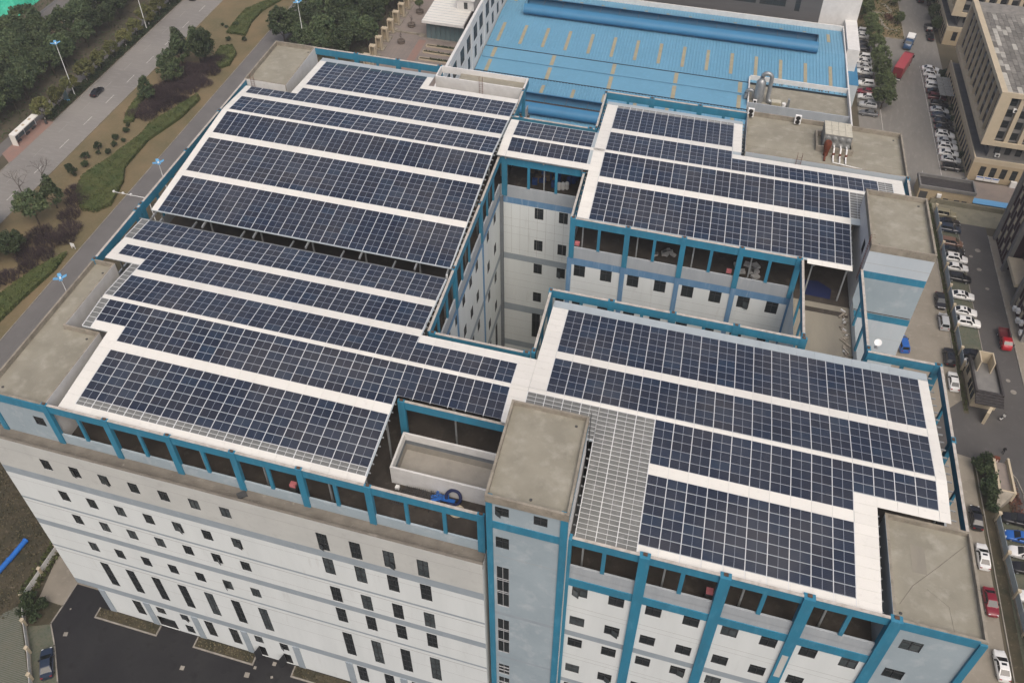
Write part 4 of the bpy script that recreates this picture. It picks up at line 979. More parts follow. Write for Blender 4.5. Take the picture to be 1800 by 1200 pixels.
# hall parapets and walls
MB().box(12.2,105.0,198.95,199.3,0,11.6).build('parapet', 'white_paint', hall); MB().box(104.75,105.1,148,198.95,0,11.3).build('parapet', 'white_paint', hall)
MB().box(80.9,81.2,153.4,166.0,9,11.0).build('parapet', 'white_paint', hall)
MB().box(81.2,104.75,153.2,153.5,0,11.0).build('parapet', 'parapet_grey', hall); MB().box(81.2,104.75,165.9,166.2,8,11.3).build('parapet', 'white_paint', hall)
MB().poly([(81.2,153.5,9.9),(104.75,153.5,9.9),(104.75,165.9,9.9),(81.2,165.9,9.9)]).build('flat_roof', 'roof_concrete', hall)
MB().box(105.1,109.0,178.3,198.5,0,6.0).build('side_shed', 'wall_pale', hall); 
for v0, v1 in ((178.3,188.1),(188.5,198.5)): MB().box(105.1,109.2,v0,v1,6.0,6.1).build('shed_roof', 'roof_blue_dark', hall)
MB().box(12.2,104,118,118.3,0,9.4).build('wall', 'white_paint', hall)
dl = MB()
for i in range(40): 
    w_ = random.uniform(.2,.6); dl.box(84+i*.5,84+i*.5+w_,165.3-random.random()*.25,165.8,9.9,10.0+random.random()*.15)
o = dl.build('gutter_debris', 'steel_dark', hall); o['kind'] = 'stuff'
# dust collector on the flat roof
t = thing('dust_collector', W(84,157,9.9), 'galvanised dust collector cylinder with looping ducts on flat roof', 'duct plant')
MB().lathe((83.4,156.2,9.9), [(1.15,0),(1.15,5.2),(.7,5.9),(.25,6.2)], 20).build('cylinder', 'galvanised', t, 50)
MB().tube([(83.4,156.2,15.9)] + [(83.4+1.1-1.1*math.cos(R(a)),156.2,16.4+1.1*math.sin(R(a))) for a in range(0,181,20)] + [(85.6,156.2,11.2),(86.0,156.0,10.6),(86.9,155.8,10.5)], .5, 12).build('duct', 'galvanised', t, 60)
MB().tube([(82.3,156.6,11)] + [(81.3+.9*math.cos(R(a)),156.6,11.6+.9*math.sin(R(a))) for a in range(0,181,20)] + [(80.4,156.6,10.2)], .45, 12).build('duct', 'galvanised', t, 60)
t = thing('blower', W(88,155.6,9.9), 'tan boxed blower unit beside the dust collector', 'fan')
MB().box(86.6,88.8,155.0,156.3,9.9,11.1,0).build('box', 'tank_cream', t); MB().box(86.7,88.7,154.9,155.0,10.0,10.9).build('panel', 'skylight_tan', t)
MB().lathe((89.6,155.6,9.9), [(.5,0),(.5,.9)], 12).build('motor', 'white_plastic', t); MB().box(90.3,90.8,155.2,156.0,9.9,12.0).build('stack', 'galvanised', t)
t = thing('condenser', W(82.6,154.4,9.9), 'small white condenser at the foot of the dust collector', 'air conditioner')
MB().box(82.2,83.1,154.1,154.6,9.9,11.3).build('casing', 'white_plastic', t)
for k in (0,1):
    f = MB(False).lathe((0,0,0), [(.3,0),(.3,.05)], 12).build('fan', 'black_plastic', t); f.location = W(82.65,154.1,10.3+k*.65); f.rotation_euler = (R(90),0,0)

# ---------------------------------------------------------------- white office wing left of the hall
wo = thing('office_wing', W(6,180,0), 'long white office wing with tall grouped windows beside the blue hall', 'building')
hw = []
for v0 in (121.5,127.2,132.9,140,146.2,153,159,166,172,178,184,190,196):
    hw.append((v0,v0+3.6,16.6,20.4)); hw.append((v0+.4,v0+2.6,11.9,15.0))
facade(wo, 'v', 12.0, 117, 215, 0, 22.6, hw, [(15.6,15.66,1),(21.2,21.26,1)], ['white_paint','groove'], inward=-1)
for h in hw: window(wo, 'v', 12.0, *h, 4 if h[1]-h[0] > 3 else 2, (.3,.65), inward=-1, pale=False)
MB().box(7.9,11.6,117.3,215,13.6,13.8).build('roof_slab', 'roof_concrete', wo)
MB().box(11.35,11.7,117,215,13.8,22.62).box(11.7,12.03,117,215,22.3,22.64).build('parapet', 'white_paint', wo)
MB().box(7.6,7.9,117,215,0,13.8).build('wall', 'white_paint', wo); MB().box(7.9,11.6,117,117.3,0,13.8).build('wall', 'white_paint', wo)
for v in (130.5,150.3,163.5): MB().tube([(12.12,v,10.5),(12.12,v,22.4)], .08, 6).build('downpipe', 'white_plastic', wo)
# ---------------------------------------------------------------- glazed pavilion with white roof
pa = thing('pavilion', W(-5,190,0), 'glazed pavilion with white standing-seam metal roof on the plaza', 'building')
MB().box(-10.8,1.6,180.2,207,6.0,6.5).build('roof', 'sheet_white', pa)
for i in range(17): MB().box(-10.8,1.6,181+i*1.6,181.05+i*1.6,6.5,6.56).build('roof_seam', 'sheet_edge', pa)
MB().box(-10.9,1.7,180.1,180.2,5.7,6.45).build('fascia', 'white_paint', pa)
for i in range(8): MB().box(-10.2+i*1.45,-8.85+i*1.45,182.0,182.06,.4,5.7).build('glass_panel', 'glass_clear', pa)
MB().box(-10.4,1.3,181.9,182.2,0,.42).build('plinth', 'kerb', pa); MB().box(-10.2,1.3,183.5,206,0,5.9).build('wall', 'office_grey', pa)
MB().box(1.35,1.4,182,206,2,5.8).build('glass_panel', 'window_glass', pa)
MB().box(-2.8,2.4,189.5,199,6.5,9.4).build('roof_room', 'white_paint', pa); MB().box(-3.1,2.7,189.2,199,9.4,9.65).build('roof_room_lid', 'white_paint', pa); MB().box(-.6,.5,189.45,189.5,6.9,8.8).build('door', 'window_glass', pa)
st = thing('steps', W(-12,183,0), 'short pale stone steps beside the pavilion glass', 'steps')
for i in range(3): MB().box(-13.0,-10.6,182.6+i*.4,184.2,i*.17,(i+1)*.17-.004).build('step', 'parapet_concrete', st)
MB().box(-21.5,-13.2,183.4,183.8,0,.55).build('ledge', 'parapet_concrete', tag(thing('plaza_ledge', W(-17,183.6,0), 'low concrete ledge crossing the plaza to the steps', 'wall')))
# gate-like concrete pylons along the plaza edge
for i in range(10):
    v = 161.4 + i*5.35
    t = thing('pylon', W(-21.5,v,0), 'hollow concrete pylon in the row along the tree side of the plaza', 'pylon', 'concrete pylons along the plaza')
    MB().box(-22.5,-22.2,v-.7,v+.7,0,4.0).box(-21.0,-20.7,v-.7,v+.7,0,4.0).box(-22.2,-21.0,v+.4,v+.7,0,4.0).build('shell', 'beige_pale', t)
    MB().box(-22.52,-20.68,v-.72,v+.72,3.7,4.05).build('lintel', 'beige_pale', t); MB().box(-22.4,-20.3,v-.8,v+2.6,0,.35).build('base', 'parapet_concrete', t)
# planters, beds
for i, (u, v, lab) in enumerate(((-16.8,177.5,'square stone planter with a bare sapling nearest the low ledge'),(-16.9,188.1,'round stone planter with a thin bare sapling on the plaza'),(-16.9,196.9,'round stone planter with a small leafy tree on the plaza'))):
    t = thing('planter', W(u,v,0), lab, 'planter')
    MB().lathe((u,v,0), [(1.0,0),(1.15,.35),(1.0,.5),(1.2,.95),(.95,.96),(.9,.8)], 8 if i == 0 else 18).build('pot', 'terracotta', t)
    b = MB(False); x, y, _ = W(u, v); rs = random.Random(i)
    b.tube([(x,y,.8),(x+.1,y,2.2),(x+.05,y+.1,3.6 if i else 3.0)], [.07,.05,.02], 5)
    for k in range(14):
        a = rs.uniform(0,6.28); z = rs.uniform(1.8,3.2); b.tube([(x,y,z-.3),(x+.7*math.cos(a),y+.7*math.sin(a),z+.5)], [.03,.01], 4, cap=False)
    b.build('stem', 'twig', t)
    if i == 2:
        b = MB(False)
        for k in range(260):
            a = rs.uniform(0,6.28); r = rs.random()**.5*1.25; z = 3.3 + rs.uniform(-.75,.75)*math.sqrt(max(0,1-(r/1.3)**2)); c = Vector((x+r*math.cos(a), y+r*math.sin(a), z)); d = Vector((rs.gauss(0,1),rs.gauss(0,1),rs.gauss(0,1))).normalized(); e = d.orthogonal().normalized()*.16; f = d.cross(e)
            b.poly([tuple(c-e-f),tuple(c+e-f),tuple(c+e+f),tuple(c-e+f)])
        b.build('foliage', 'leaf_bright', t)
for i, v in enumerate((170.3,174.3,177.9)):
    t = thing('flower_bed', W(-4.5,v,0), 'low brick edged vegetable bed, %s of three beside the white wing' % ('first','second','third')[i], 'flower bed', 'beds on the plaza')
    MB().box(-9.2,2.5,v-.55,v-.4,0,.4).box(-9.2,2.5,v+.4,v+.55,0,.4).box(-9.2,-9.05,v-.4,v+.4,0,.4).build('edging', 'beige_pale', t); MB().box(-9.05,2.5,v-.4,v+.4,0,.3).build('soil', 'rough_ground', t)
    b = MB(False); rs = random.Random(20+i)
    for k in range(420):
        u = rs.uniform(-9,2.4); 
        if i == 1 and k % 3: continue
        if i != 1 and not (-6 < u < 2): continue
        c = Vector(W(u, v+rs.uniform(-.4,.4), .4+rs.random()*.25)); d = Vector((rs.gauss(0,1),rs.gauss(0,1),rs.gauss(0,1))).normalized(); e = d.orthogonal().normalized()*.1; f = d.cross(e)
        b.poly([tuple(c-e-f),tuple(c+e-f),tuple(c+e+f),tuple(c-e+f)])
    b.build('plants', 'leaf_shrub', t)['kind'] = 'stuff'

# ---------------------------------------------------------------- dark grey block behind the hall
gb = thing('grey_block', W(60,206,0), 'dark grey clad block with strip windows behind the blue hall', 'building')
gh = [(30+i*9.5,37+i*9.5,13.2,15.0) for i in range(4)] + [(74.5,81,13.4,16.4),(82,89,13.4,16.4),(91.5,92.9,12.6,16.8)] + [(30+i*9.5,37+i*9.5,19.2,21.5) for i in range(7)]
facade(gb, 'u', 202.5, 20, 98.5, 0, 26, gh, [], ['grey_cladding'])
for h in gh: window(gb, 'u', 202.5, *h, 4 if h[1]-h[0] > 3 else 1, (.5,), pale=False)
MB().box(98.5,108.4,202.5,203.0,0,26).build('wall', 'white_paint', gb); MB().box(105.3,108.4,185.5,202.5,0,12).build('side_wall', 'white_paint', gb); MB().box(20,108.4,203.0,236,0,26).build('wall', 'white_paint', gb)

# ---------------------------------------------------------------- beige offices on the right
def office(name, label, u0, v0, v1, u1, H, zp, zu, rows, nfin, south=True):
    o = thing(name, W((u0+u1)/2,(v0+v1)/2,0), label, 'building', 'beige office blocks')
    # podium
    ph = [(u0+2+i*2.3,u0+3.3+i*2.3,1.4,4.0) for i in range(6)]
    facade(o, 'u', v0, u0, u1, 0, zp, ph, [(zp-.5,zp,1)], ['beige_tile','beige_pale'])
    for h in ph: window(o, 'u', v0, *h, 1, (.6,), pale=False)
    pw = [(v0+1.2+i*2.2,v0+2.4+i*2.2,.9,4.2) for i in range(int((v1-v0-2)/2.2))]
    facade(o, 'v', u0, v0, v1, 0, zp, pw, [(zp-.5,zp,1)], ['beige_tile','beige_pale'], inward=1)
    for h in pw: window(o, 'v', u0, *h, 1, (.6,), pale=False)
    MB().box(u0,u0+.3,v0,v1,zp,zp+.7).box(u0+.3,u1,v0,v0+.3,zp,zp+.7).build('podium_parapet', 'beige_pale', o)
    MB().poly([(u0+.3,v0+.3,zp+.1),(u1,v0+.3,zp+.1),(u1,v1,zp+.1),(u0+.3,v1,zp+.1)]).build('podium_roof', 'office_grey', o)
    # recessed storey
    sh = [(u0+4+i*2.3,u0+5.3+i*2.3,zp+1.2,zu-.6) for i in range(5)]
    facade(o, 'u', v0+2.2, u0+3.0, u1, zp, zu+.6, sh, [], ['office_grey'])
    for h in sh: window(o, 'u', v0+2.2, *h, 1, (.6,), pale=False)
    sv = [(v0+4+i*3.0,v0+5.4+i*3.0,zp+1.2,zu-.6) for i in range(int((v1-v0-5)/3.0))]
    facade(o, 'v', u0+3.0, v0+2.2, v1, zp, zu+.6, sv, [], ['office_grey'], inward=1)
    for h in sv: window(o, 'v', u0+3.0, *h, 1, (.6,), inward=1, pale=False)
    # upper box: deep picture-frame surround, recessed wall with fins
    t = .9; dz = 1.1
    b = MB(); b.box(u0,u0+1.3,v0,v1,zu,zu+dz); b.box(u0,u0+1.3,v0,v1,H-dz,H); b.box(u0,u0+1.3,v0,v0+t,zu+dz,H-dz); b.box(u0,u0+1.3,v1-t,v1,zu+dz,H-dz)
    b.box(u0+1.3,u1,v0,v0+.5,zu,zu+dz); b.box(u0+1.3,u1,v0,v0+.5,H-dz,H); b.box(u0+1.3,u0+2.2,v0,v0+.5,zu+dz,H-dz)
    b.build('surround', 'beige_pale', o)
    MB().poly([(u0,v0,zu),(u1,v0,zu),(u1,v1,zu),(u0,v1,zu)]).build('soffit', 'office_grey', o)
    lw = []
    dzr = (H-dz-zu-dz)/rows
    n = nfin; dv = (v1-v0-2*t)/n
    for i in range(n):
        for r in range(rows): lw.append((v0+t+i*dv+.35, v0+t+(i+1)*dv-.35, zu+dz+r*dzr+.5, zu+dz+(r+1)*dzr-.5))
    facade(o, 'v', u0+1.1, v0+t, v1-t, zu+dz, H-dz, lw, [], ['office_grey'], inward=1)
    for h in lw: window(o, 'v', u0+1.1, *h, 1, (.5,), inward=1, pale=False)
    for i in range(1, n):
        v = v0+t+i*dv; MB().box(u0+.45,u0+1.1,v-.16,v+.16,zu+dz,H-dz).build('fin', 'beige_pale', o)
    if south:
        fh = []
        m = int((u1-u0-3)/2.9)
        for i in range(m):
            for r in range(rows): fh.append((u0+2.5+i*2.9, u0+4.2+i*2.9, zu+dz+r*dzr+.45, zu+dz+(r+1)*dzr-.45))
        facade(o, 'u', v0+.9, u0+1.4, u1, zu+dz, H-dz, fh, [], ['office_grey'])
        for h in fh: window(o, 'u', v0+.9, *h, 1, (.45,), pale=False)
        for i in range(m+1):
            MB().box(u0+2.2+i*2.9-.6,u0+2.2+i*2.9+.3,v0+.25,v0+.9,zu+dz,H-dz).build('fin', 'beige_pale', o)
    MB().poly([(u0+1.3,v0+.5,H-.45),(u1,v0+.5,H-.45),(u1,v1,H-.45),(u0+1.3,v1,H-.45)]).build('roof_slab', 'roof_slab_a', o)
    return o
of1 = office('office_block', 'beige office block with rows of vertical fins and weathered slab roof', 134.0, 152.4, 199.5, 175, 22.8, 5.3, 9.6, 4, 11)
# weathered roof slabs laid in strips
rs = random.Random(5)
sl_a = drop(MB().box(-.52,.52,-1.45,1.45,0,.08).build('roof_paver', 'roof_slab_a')); sl_b = drop(MB().box(-.52,.52,-1.45,1.45,0,.08).build('roof_paver', 'roof_slab_pale'))
for i in range(22):
    for j in range(13):
        pale = rs.random() < (.8 if (i*5+j//5) % 6 == 0 else .05)
        inst('roof_paver', sl_b if pale else sl_a, W(136.0+i*1.1, 155.0+j*3.0+(i%2)*1.2, 22.36), of1)
of2 = office('office_block', 'further beige office block beyond the first with matching frames', 135.8, 221.2, 262, 175, 21, 4.7, 8.6, 4, 9)
t = thing('condenser', W(145.5,152,0), 'white condenser pair on the ground against the beige office', 'air conditioner')
for u in (143.4,145.0): MB().box(u,u+1.3,151.6,152.2,0,1.5).build('casing', 'white_plastic', t)
for u, v, z, lab in ((139.0,154.4,6.3,'small white condenser on the recessed floor of the beige office'),(138.3,153.0,18.6,'white condenser set between the top windows of the beige office')):
    t = thing('condenser', W(u,v,z), lab, 'air conditioner'); MB().box(u-.5,u+.5,v-.3,v+.2,z-.4,z+.4).build('casing', 'white_plastic', t)
    f = MB(False).lathe((0,0,0), [(.3,0),(.3,.05)], 12).build('fan', 'black_plastic', t); f.location = W(u,v-.3,z); f.rotation_euler = (R(90),0,0)
for i in range(3):
    t = thing('notice_board', W(136.6+i*1.7,151.9,0), 'white and blue notice board leaning on the office wall, one of three', 'notice board', 'notice boards at the office wall')
    MB().box(135.8+i*1.7,137.4+i*1.7,151.75,151.85,.6,1.7).build('board', 'white_plastic', t); MB().box(135.9+i*1.7,137.3+i*1.7,151.735,151.748,1.35,1.6).build('header', 'blue_plastic', t)
# solar carport
t = thing('carport', W(133.4,190,0), 'carport with translucent gridded roof over parked cars', 'carport')
for i in range(4):
    for j in range(6): MB().box(130.6+i*1.5,132.05+i*1.5,185.0+j*1.65,186.6+j*1.65,3.2+.05*i,3.26+.05*i).build('roof_panel', 'tank_grey', t)
for u in (131.0,136.2):
    for v in (185.3,190,194.6): MB().box(u-.07,u+.07,v-.07,v+.07,0,3.2).build('post', 'steel_grey', t)

# ---------------------------------------------------------------- dark purple building at the right edge
db = thing('purple_block', W(145,118,0), 'dark purple glazed block with chequered pale panels and grey corner piers', 'building')
MB().box(137.4,160,120,130.5,0,22).build('core', 'purple_wall', db); MB().box(137.6,160,98,109,0,22).build('core', 'purple_wall', db); MB().box(139.5,160,109,120,0,22).build('core', 'purple_wall', db)
for u, v in ((137.2,119.6),(137.2,130.4),(137.4,108.6),(137.4,98.2)): MB().box(u-.35,u+.5,v-.5,v+.5,0,22.1).build('pier', 'office_grey', db)
rs = random.Random(9)
for (v0, v1, u) in ((120.2,129.8,137.4),(98.8,108,137.6)):
    n = 7
    for i in range(n):
        v = v0 + (i+.5)*(v1-v0)/n
        for k in range(9):
            if (i*2+k) % 3 == 0: MB().box(u-.09,u-.01,v-.42,v+.42,1.2+k*2.3,2.9+k*2.3).build('pale_panel', 'beige_pale', db)
    for i in range(n+1):
        v = v0 + i*(v1-v0)/n; MB().box(u-.12,u,v-.03,v+.03,.6,21.8).build('mullion', 'office_grey', db)
MB().box(136.6,139.6,109.8,118.6,3.6,4.4).build('entrance_canopy', 'beige_pale', db); 
for i in range(4): MB().box(139.4,139.48,110+i*2.2,112.05+i*2.2,.1,3.5).build('entrance_glass', 'glass_clear', db)
for i in range(5):
    v = 99+i*1.75; t = thing('condenser', W(137.1,v,1.2+i%2), 'white condenser fixed low on the purple block', 'air conditioner', 'condensers on the purple block')
    MB().box(136.7,137.3,v-.5,v+.5,.9+(i%2),1.7+(i%2)).build('casing', 'white_plastic', t)
# ---------------------------------------------------------------- flat-roofed substation
sb_ = thing('substation', W(127.5,143,0), 'low beige flat-roofed hut with deep dark roof well', 'hut')
MB().box(121.6,133.4,140.8,145.6,0,3.2).build('wall', 'beige_tile', sb_)
MB().box(121.4,133.6,140.6,140.95,3.2,4.0).box(121.4,133.6,145.45,145.8,3.2,4.0).box(121.4,121.75,140.95,145.45,3.2,3.996).box(133.25,133.6,140.95,145.45,3.2,3.996).build('parapet', 'office_grey', sb_)
MB().poly([(121.7,140.9,3.25),(133.3,140.9,3.25),(133.3,145.5,3.25),(121.7,145.5,3.25)]).build('roof_slab', 'dark_tile', sb_)
for u in (127.2,129.6,131.2): MB().box(u,u+1.1,140.72,140.8,1.0,1.35).build('vent', 'steel_dark', sb_)
MB().box(121.9,123.6,140.7,140.8,0,2.4).build('door', 'steel_dark', sb_)
t = thing('condenser', W(126,140.4,2), 'small white condenser on the hut wall', 'air conditioner'); MB().box(125.6,126.5,140.2,140.78,1.6,2.4).build('casing', 'white_plastic', t)
t = thing('retaining_wall', W(130,139.5,0), 'low olive concrete retaining wall running on from the hut', 'wall'); MB().box(124.6,141.6,140.2,140.5,0,1.2).build('wall', 'olive_concrete', t); MB().box(133.7,142,141.5,143.4,0,.9).build('bench', 'olive_concrete', t)
t = thing('blue_cover', W(138,142.4,.9), 'bright blue sheet covering on the wall top beside the hut', 'cover'); MB().box(133.8,142,141.4,143.5,.9,1.0).build('sheet', 'pale_blue_strip', t)
# ---------------------------------------------------------------- vegetation
def leaf_quad(b, c, size, rs, up=.35):
    d = Vector((rs.gauss(0,1), rs.gauss(0,1), rs.gauss(0,1)+up)).normalized(); e = d.orthogonal().normalized()
    e = Matrix.Rotation(rs.uniform(0,6.28), 3, d) @ e * size*rs.uniform(.7,1.2)*.5; f = d.cross(e)*rs.uniform(.7,1.1)
    n = len(b.v); b.v += [tuple(c-e-f), tuple(c+e-f), tuple(c+e+f), tuple(c-e+f)]; b.f.append([n,n+1,n+2,n+3]); b.m.append(0); b.uv.append([(0,0)]*4)
def crown_mesh(seed, rx, rz, clumps, per, leaf, m, shape='round', cl=.8):
    rs = random.Random(seed); b = MB(False)
    ang = [rs.uniform(.78,1.18) for _ in range(9)]
    for i in range(clumps):
        th = rs.uniform(0, 6.283); ct = rs.uniform(-.75, 1.0); r = rs.uniform(.55,1.0)**.6
        st = math.sqrt(max(0, 1-ct*ct)); k = ang[int(th/6.283*9) % 9]
        if shape == 'cone': w = rx*(1-.85*(ct+.75)/1.75); c = Vector((w*math.cos(th)*r*k, w*math.sin(th)*r*k, rz*ct))
        else: c = Vector((rx*st*math.cos(th)*r*k, rx*st*math.sin(th)*r*k, rz*ct*r*rs.uniform(.88,1.1)))
        rad = cl*rs.uniform(.6,1.25)
        for _ in range(per):
            o = Vector((rs.gauss(0,1), rs.gauss(0,1), rs.gauss(0,.8))).normalized()*rad*rs.random()**.45
            leaf_quad(b, c+o, leaf, rs)
    return drop(b.build('crown', m))
def trunk_mesh(seed, h, r, rx, m='bark'):
    rs = random.Random(seed); b = MB(False)
    b.tube([(0,0,-.1),(.03,.02,h*.5),(.08,-.05,h)], [r*1.15,r*.8,r*.5], 7)
    for i in range(6):
        a = rs.uniform(0,6.28); z = h*rs.uniform(.55,.98); q = rx*rs.uniform(.4,.75)
        b.tube([(.04,0,z),(q*.5*math.cos(a),q*.5*math.sin(a),z+q*.55),(q*math.cos(a),q*math.sin(a),z+q*1.0)], [r*.45,r*.28,r*.1], 5, cap=False)
    return drop(b.build('trunk', m))
paint_ring = drop(MB(False).lathe((0,0,0), [(.17,0),(.16,1.1)], 8).build('trunk_paint', 'bark_white'))
KIND = {}
for k, (rx, rz, h, cl, per, lf, m, sh, cr) in {
    'forest': (3.6,3.0,4.2,70,52,.42,'leaf_dark','round',.95), 'street': (2.7,2.1,2.9,55,46,.34,'leaf_street','round',.75),
    'bright': (2.6,2.4,2.4,55,48,.34,'leaf_bright','round',.75), 'verge': (2.3,3.0,2.6,55,46,.32,'leaf_dark','cone',.7), 'shrub': (1.2,1.0,.6,26,42,.22,'leaf_shrub','round',.5)}.items():
    KIND[k] = [(crown_mesh(len(k)*13+i, rx, rz, cl, per, lf, m, sh, cr), trunk_mesh(i+5, h, .17 if k != 'forest' else .22, rx), h, rz) for i in range(3)]
def tree(kind, u, v, label, group, s=1.0, cat='tree', painted=False, name=None, i=None):
    rs = random.Random(int(u*31+v*17)); cm, tm, h, rz = KIND[kind][i if i is not None else rs.randrange(3)]
    nm = name or {'forest':'camphor_tree','street':'street_tree','bright':'street_tree','verge':'evergreen_tree','shrub':'shrub'}[kind]
    t = thing(nm, W(u,v,0), label, cat, group, rs.uniform(0,6.28)); t.scale = (s*rs.uniform(.92,1.08), s*rs.uniform(.92,1.08), s*rs.uniform(.9,1.1))
    local_child('trunk', tm, t); local_child('crown', cm, t, (0,0,h+rz*.72))
    if painted: local_child('trunk_paint', paint_ring, t)
    return t
for i in range(19):
    v = 112.4 + i*6.75
    if 98 < v < 112: continue
    tree('street', -93.5+random.uniform(-.3,.3), v, 'round-crowned street tree with whitewashed trunk in the kerb strip by the main road', 'street trees along the main road', random.uniform(.8,1.0), painted=True)
rs = random.Random(3); pts = []
for _ in range(4000):
    u, v = rs.uniform(-148,-103.5), rs.uniform(70,215)
    if -128 < u < -114 and 150 < v < 182: continue
    if u < -126 and v > 148: continue
    if -109 < u and v < 118 and rs.random() < .5: continue
    if u < -122 and 120 < v: 
        if rs.random() < .4: continue
    if all((u-a)**2+(v-b_)**2 > 4.7**2 for a, b_ in pts): pts.append((u,v))
for u, v in pts:
    tree('forest', u, v, 'dark evergreen tree in the wood beyond the main road', 'trees of the roadside wood', rs.uniform(.72,1.12))
pts = []
for _ in range(3000):
    u, v = rs.uniform(-49,-25), rs.uniform(163,262)
    if all((u-a)**2+(v-b_)**2 > 4.9**2 for a, b_ in pts): pts.append((u,v))
for u, v in pts:
    tree('forest', u, v, 'dark evergreen tree in the belt between the side path and the plaza', 'trees beside the plaza', rs.uniform(.72,1.08))
for u, v, s, k in ((-68.3,150.7,1.35,'verge'),(-75.0,152.1,1.15,'verge'),(-72.2,147.5,1.2,'verge'),(-69.7,138.6,1.15,'verge'),(-73.4,139.8,.9,'verge'),(-71.9,127.9,.95,'verge'),(-70.0,81.5,1.0,'verge'),(-66,150,1.0,'forest'),(-70.6,75.2,.85,'forest'),(-76.8,62,1.0,'forest'),(-72.5,60,.85,'forest'),(-76,52,1.0,'forest'),(-79,70,.8,'forest'),(-72,46,.9,'forest'),(-68.5,64,.75,'forest'),(-66.5,38,.8,'forest')):
    tree(k, u, v, 'evergreen tree among the shrubs of the brown verge', 'evergreens on the verge', s)
for u, v, s in ((115.6,224,.8),(116.0,217.2,.85),(116.2,209.8,.85),(116.6,202,.9),(117.0,194.6,.9),(117.0,187,.95),(116.3,179.3,1.05)):
    tree('bright', u, v, 'bushy green tree overhanging the parked cars beside the hall', 'trees along the north road', s)
for u, v, s in ((114,231,1.1),(115.5,238,1.1),(118,246,1.2),(114,247,1.2),(124.6,243,.6),(124.4,230.5,.55),(134.6,236,.7),(135,229,.7),(134.4,246,.8),(134.6,254,.9)):
    tree('bright', u, v, 'green garden tree near the winding path at the far end of the north road', 'garden trees', s)
for u, v, s in ((133.8,201,1.0),(134,197.6,1.0),(134.6,182.6,1.1),(134.8,172.5,.9),(134.6,161.5,.9),(134.0,178.5,.6)):
    tree('shrub', u, v, 'rounded shrub at the foot of the beige office', 'shrubs by the office', s, 'shrub')
for u, v, s in ((125.4,63.3,1.2),(125.5,61.2,1.15),(125.6,59.0,1.2),(125.7,56.8,1.1),(125.6,54.6,.8)):
    tree('shrub', u, v, 'dark clipped shrub beside the gate sign wall', 'shrubs by the gate wall', s, 'shrub')
for u, v, s in ((-18.6,-4.6,1.0),(-18.2,-6.0,.9),(-16.5,-4.6,.75),(-16.3,-6.6,.65)):
    tree('shrub', u, v, 'small dark shrub in the bed beside the asphalt yard', 'shrubs by the yard', s, 'shrub')
# bare trees
def bare_mesh(seed, h, spread, m='twig', depth=5):
    rs = random.Random(seed); b = MB(False)
    def grow(p, d, l, r, k):
        q = p + d*l; b.tube([tuple(p), tuple(q)], [r, r*.65], 4 if k < 3 else 3, cap=False)
        if k >= depth: return
        for _ in range(3 if k < 2 else 2 + (rs.random() < .5)):
            e = (d + Vector((rs.gauss(0,1), rs.gauss(0,1), rs.gauss(.15,.5)))*spread).normalized(); grow(q, e, l*rs.uniform(.62,.82), r*.58, k+1)
    grow(Vector((0,0,-.1)), Vector((0,0,1)), h*.3, .13, 0); return drop(b.build('branches', m))
bm_ = [bare_mesh(i, 7.5, .55) for i in (1,4)]
for i, (u, v, s) in enumerate(((-78.6,89.5,1.0),(-80.6,83.5,1.1),(-77.6,80.5,.8))):
    t = thing('bare_tree', W(u,v,0), 'leafless grey tree spreading over the edge of the main road', 'tree', 'leafless trees by the main road', i*2.0); t.scale = (s,s,s); local_child('branches', bm_[i % 2], t)
def twiggy(seed, r, h, n, m):
    rs = random.Random(seed); b = MB(False)
    for _ in range(n):
        a = rs.uniform(0,6.28); q = rs.random()**.5*r; x, y = q*math.cos(a), q*math.sin(a); z = h*(1-.45*(q/r)**2)*rs.uniform(.55,1.05)
        dx, dy = rs.gauss(0,.25)+x*.15, rs.gauss(0,.25)+y*.15
        b.tube([(x,y,z*.15),(x+dx*.5,y+dy*.5,z*.6),(x+dx,y+dy,z)], [.035,.03,.018], 3, cap=False)
        for _ in range(3):
            z0 = z*rs.uniform(.4,.85); b.tube([(x+dx*.6,y+dy*.6,z0),(x+dx+rs.gauss(0,.35),y+dy+rs.gauss(0,.35),z0+rs.uniform(.15,.6))], [.022,.012], 3, cap=False)
    return drop(b.build('twigs', m))
tw_ = [twiggy(i, 2.5, 2.3, 260, 'twig_purple') for i in range(3)]
for i, (u, v, s) in enumerate(((-66.5,146,1.1),(-64.5,141,1.0),(-68.5,134,1.2),(-66.8,130,1.1),(-70,125,1.1),(-68.6,121.5,.9),(-73.5,133,.9),(-72,143.5,1.0),(-64.2,136,.9),(-62.6,146.5,.9),(-69.5,129.5,1.0),(-63.9,131,.8),(-64.8,150.5,1.1),(-67.6,143,1.1),(-70.4,136.5,1.1),(-66.2,138,1.1),(-71.5,131.5,1.0),(-67.2,126.4,1.0),(-69.6,146.5,1.0),(-63.4,153,.9),(-72.6,121.2,.8),(-61.8,140,.8),(-75.5,146,.9),
    (-66.5,84.5,1.0),(-69.5,88,.8),(-65.5,79.5,.9),(-64.5,70,1.1),(-67.5,71.5,1.1),(-62.5,75,1.0),(-66,64.5,1.0),(-63,66,.8),(-70.5,67,1.0),(-66.5,57.5,.9),(-69,54,1.1),(-61.6,72,.8),(-64,61.5,.8))):
    t = thing('bare_shrub', W(u,v,0), 'leafless purple brown shrub on the verge', 'shrub', 'leafless shrubs on the verge', i*1.3); t.scale = (s,s,s*.9); local_child('twigs', tw_[i % 3], t)
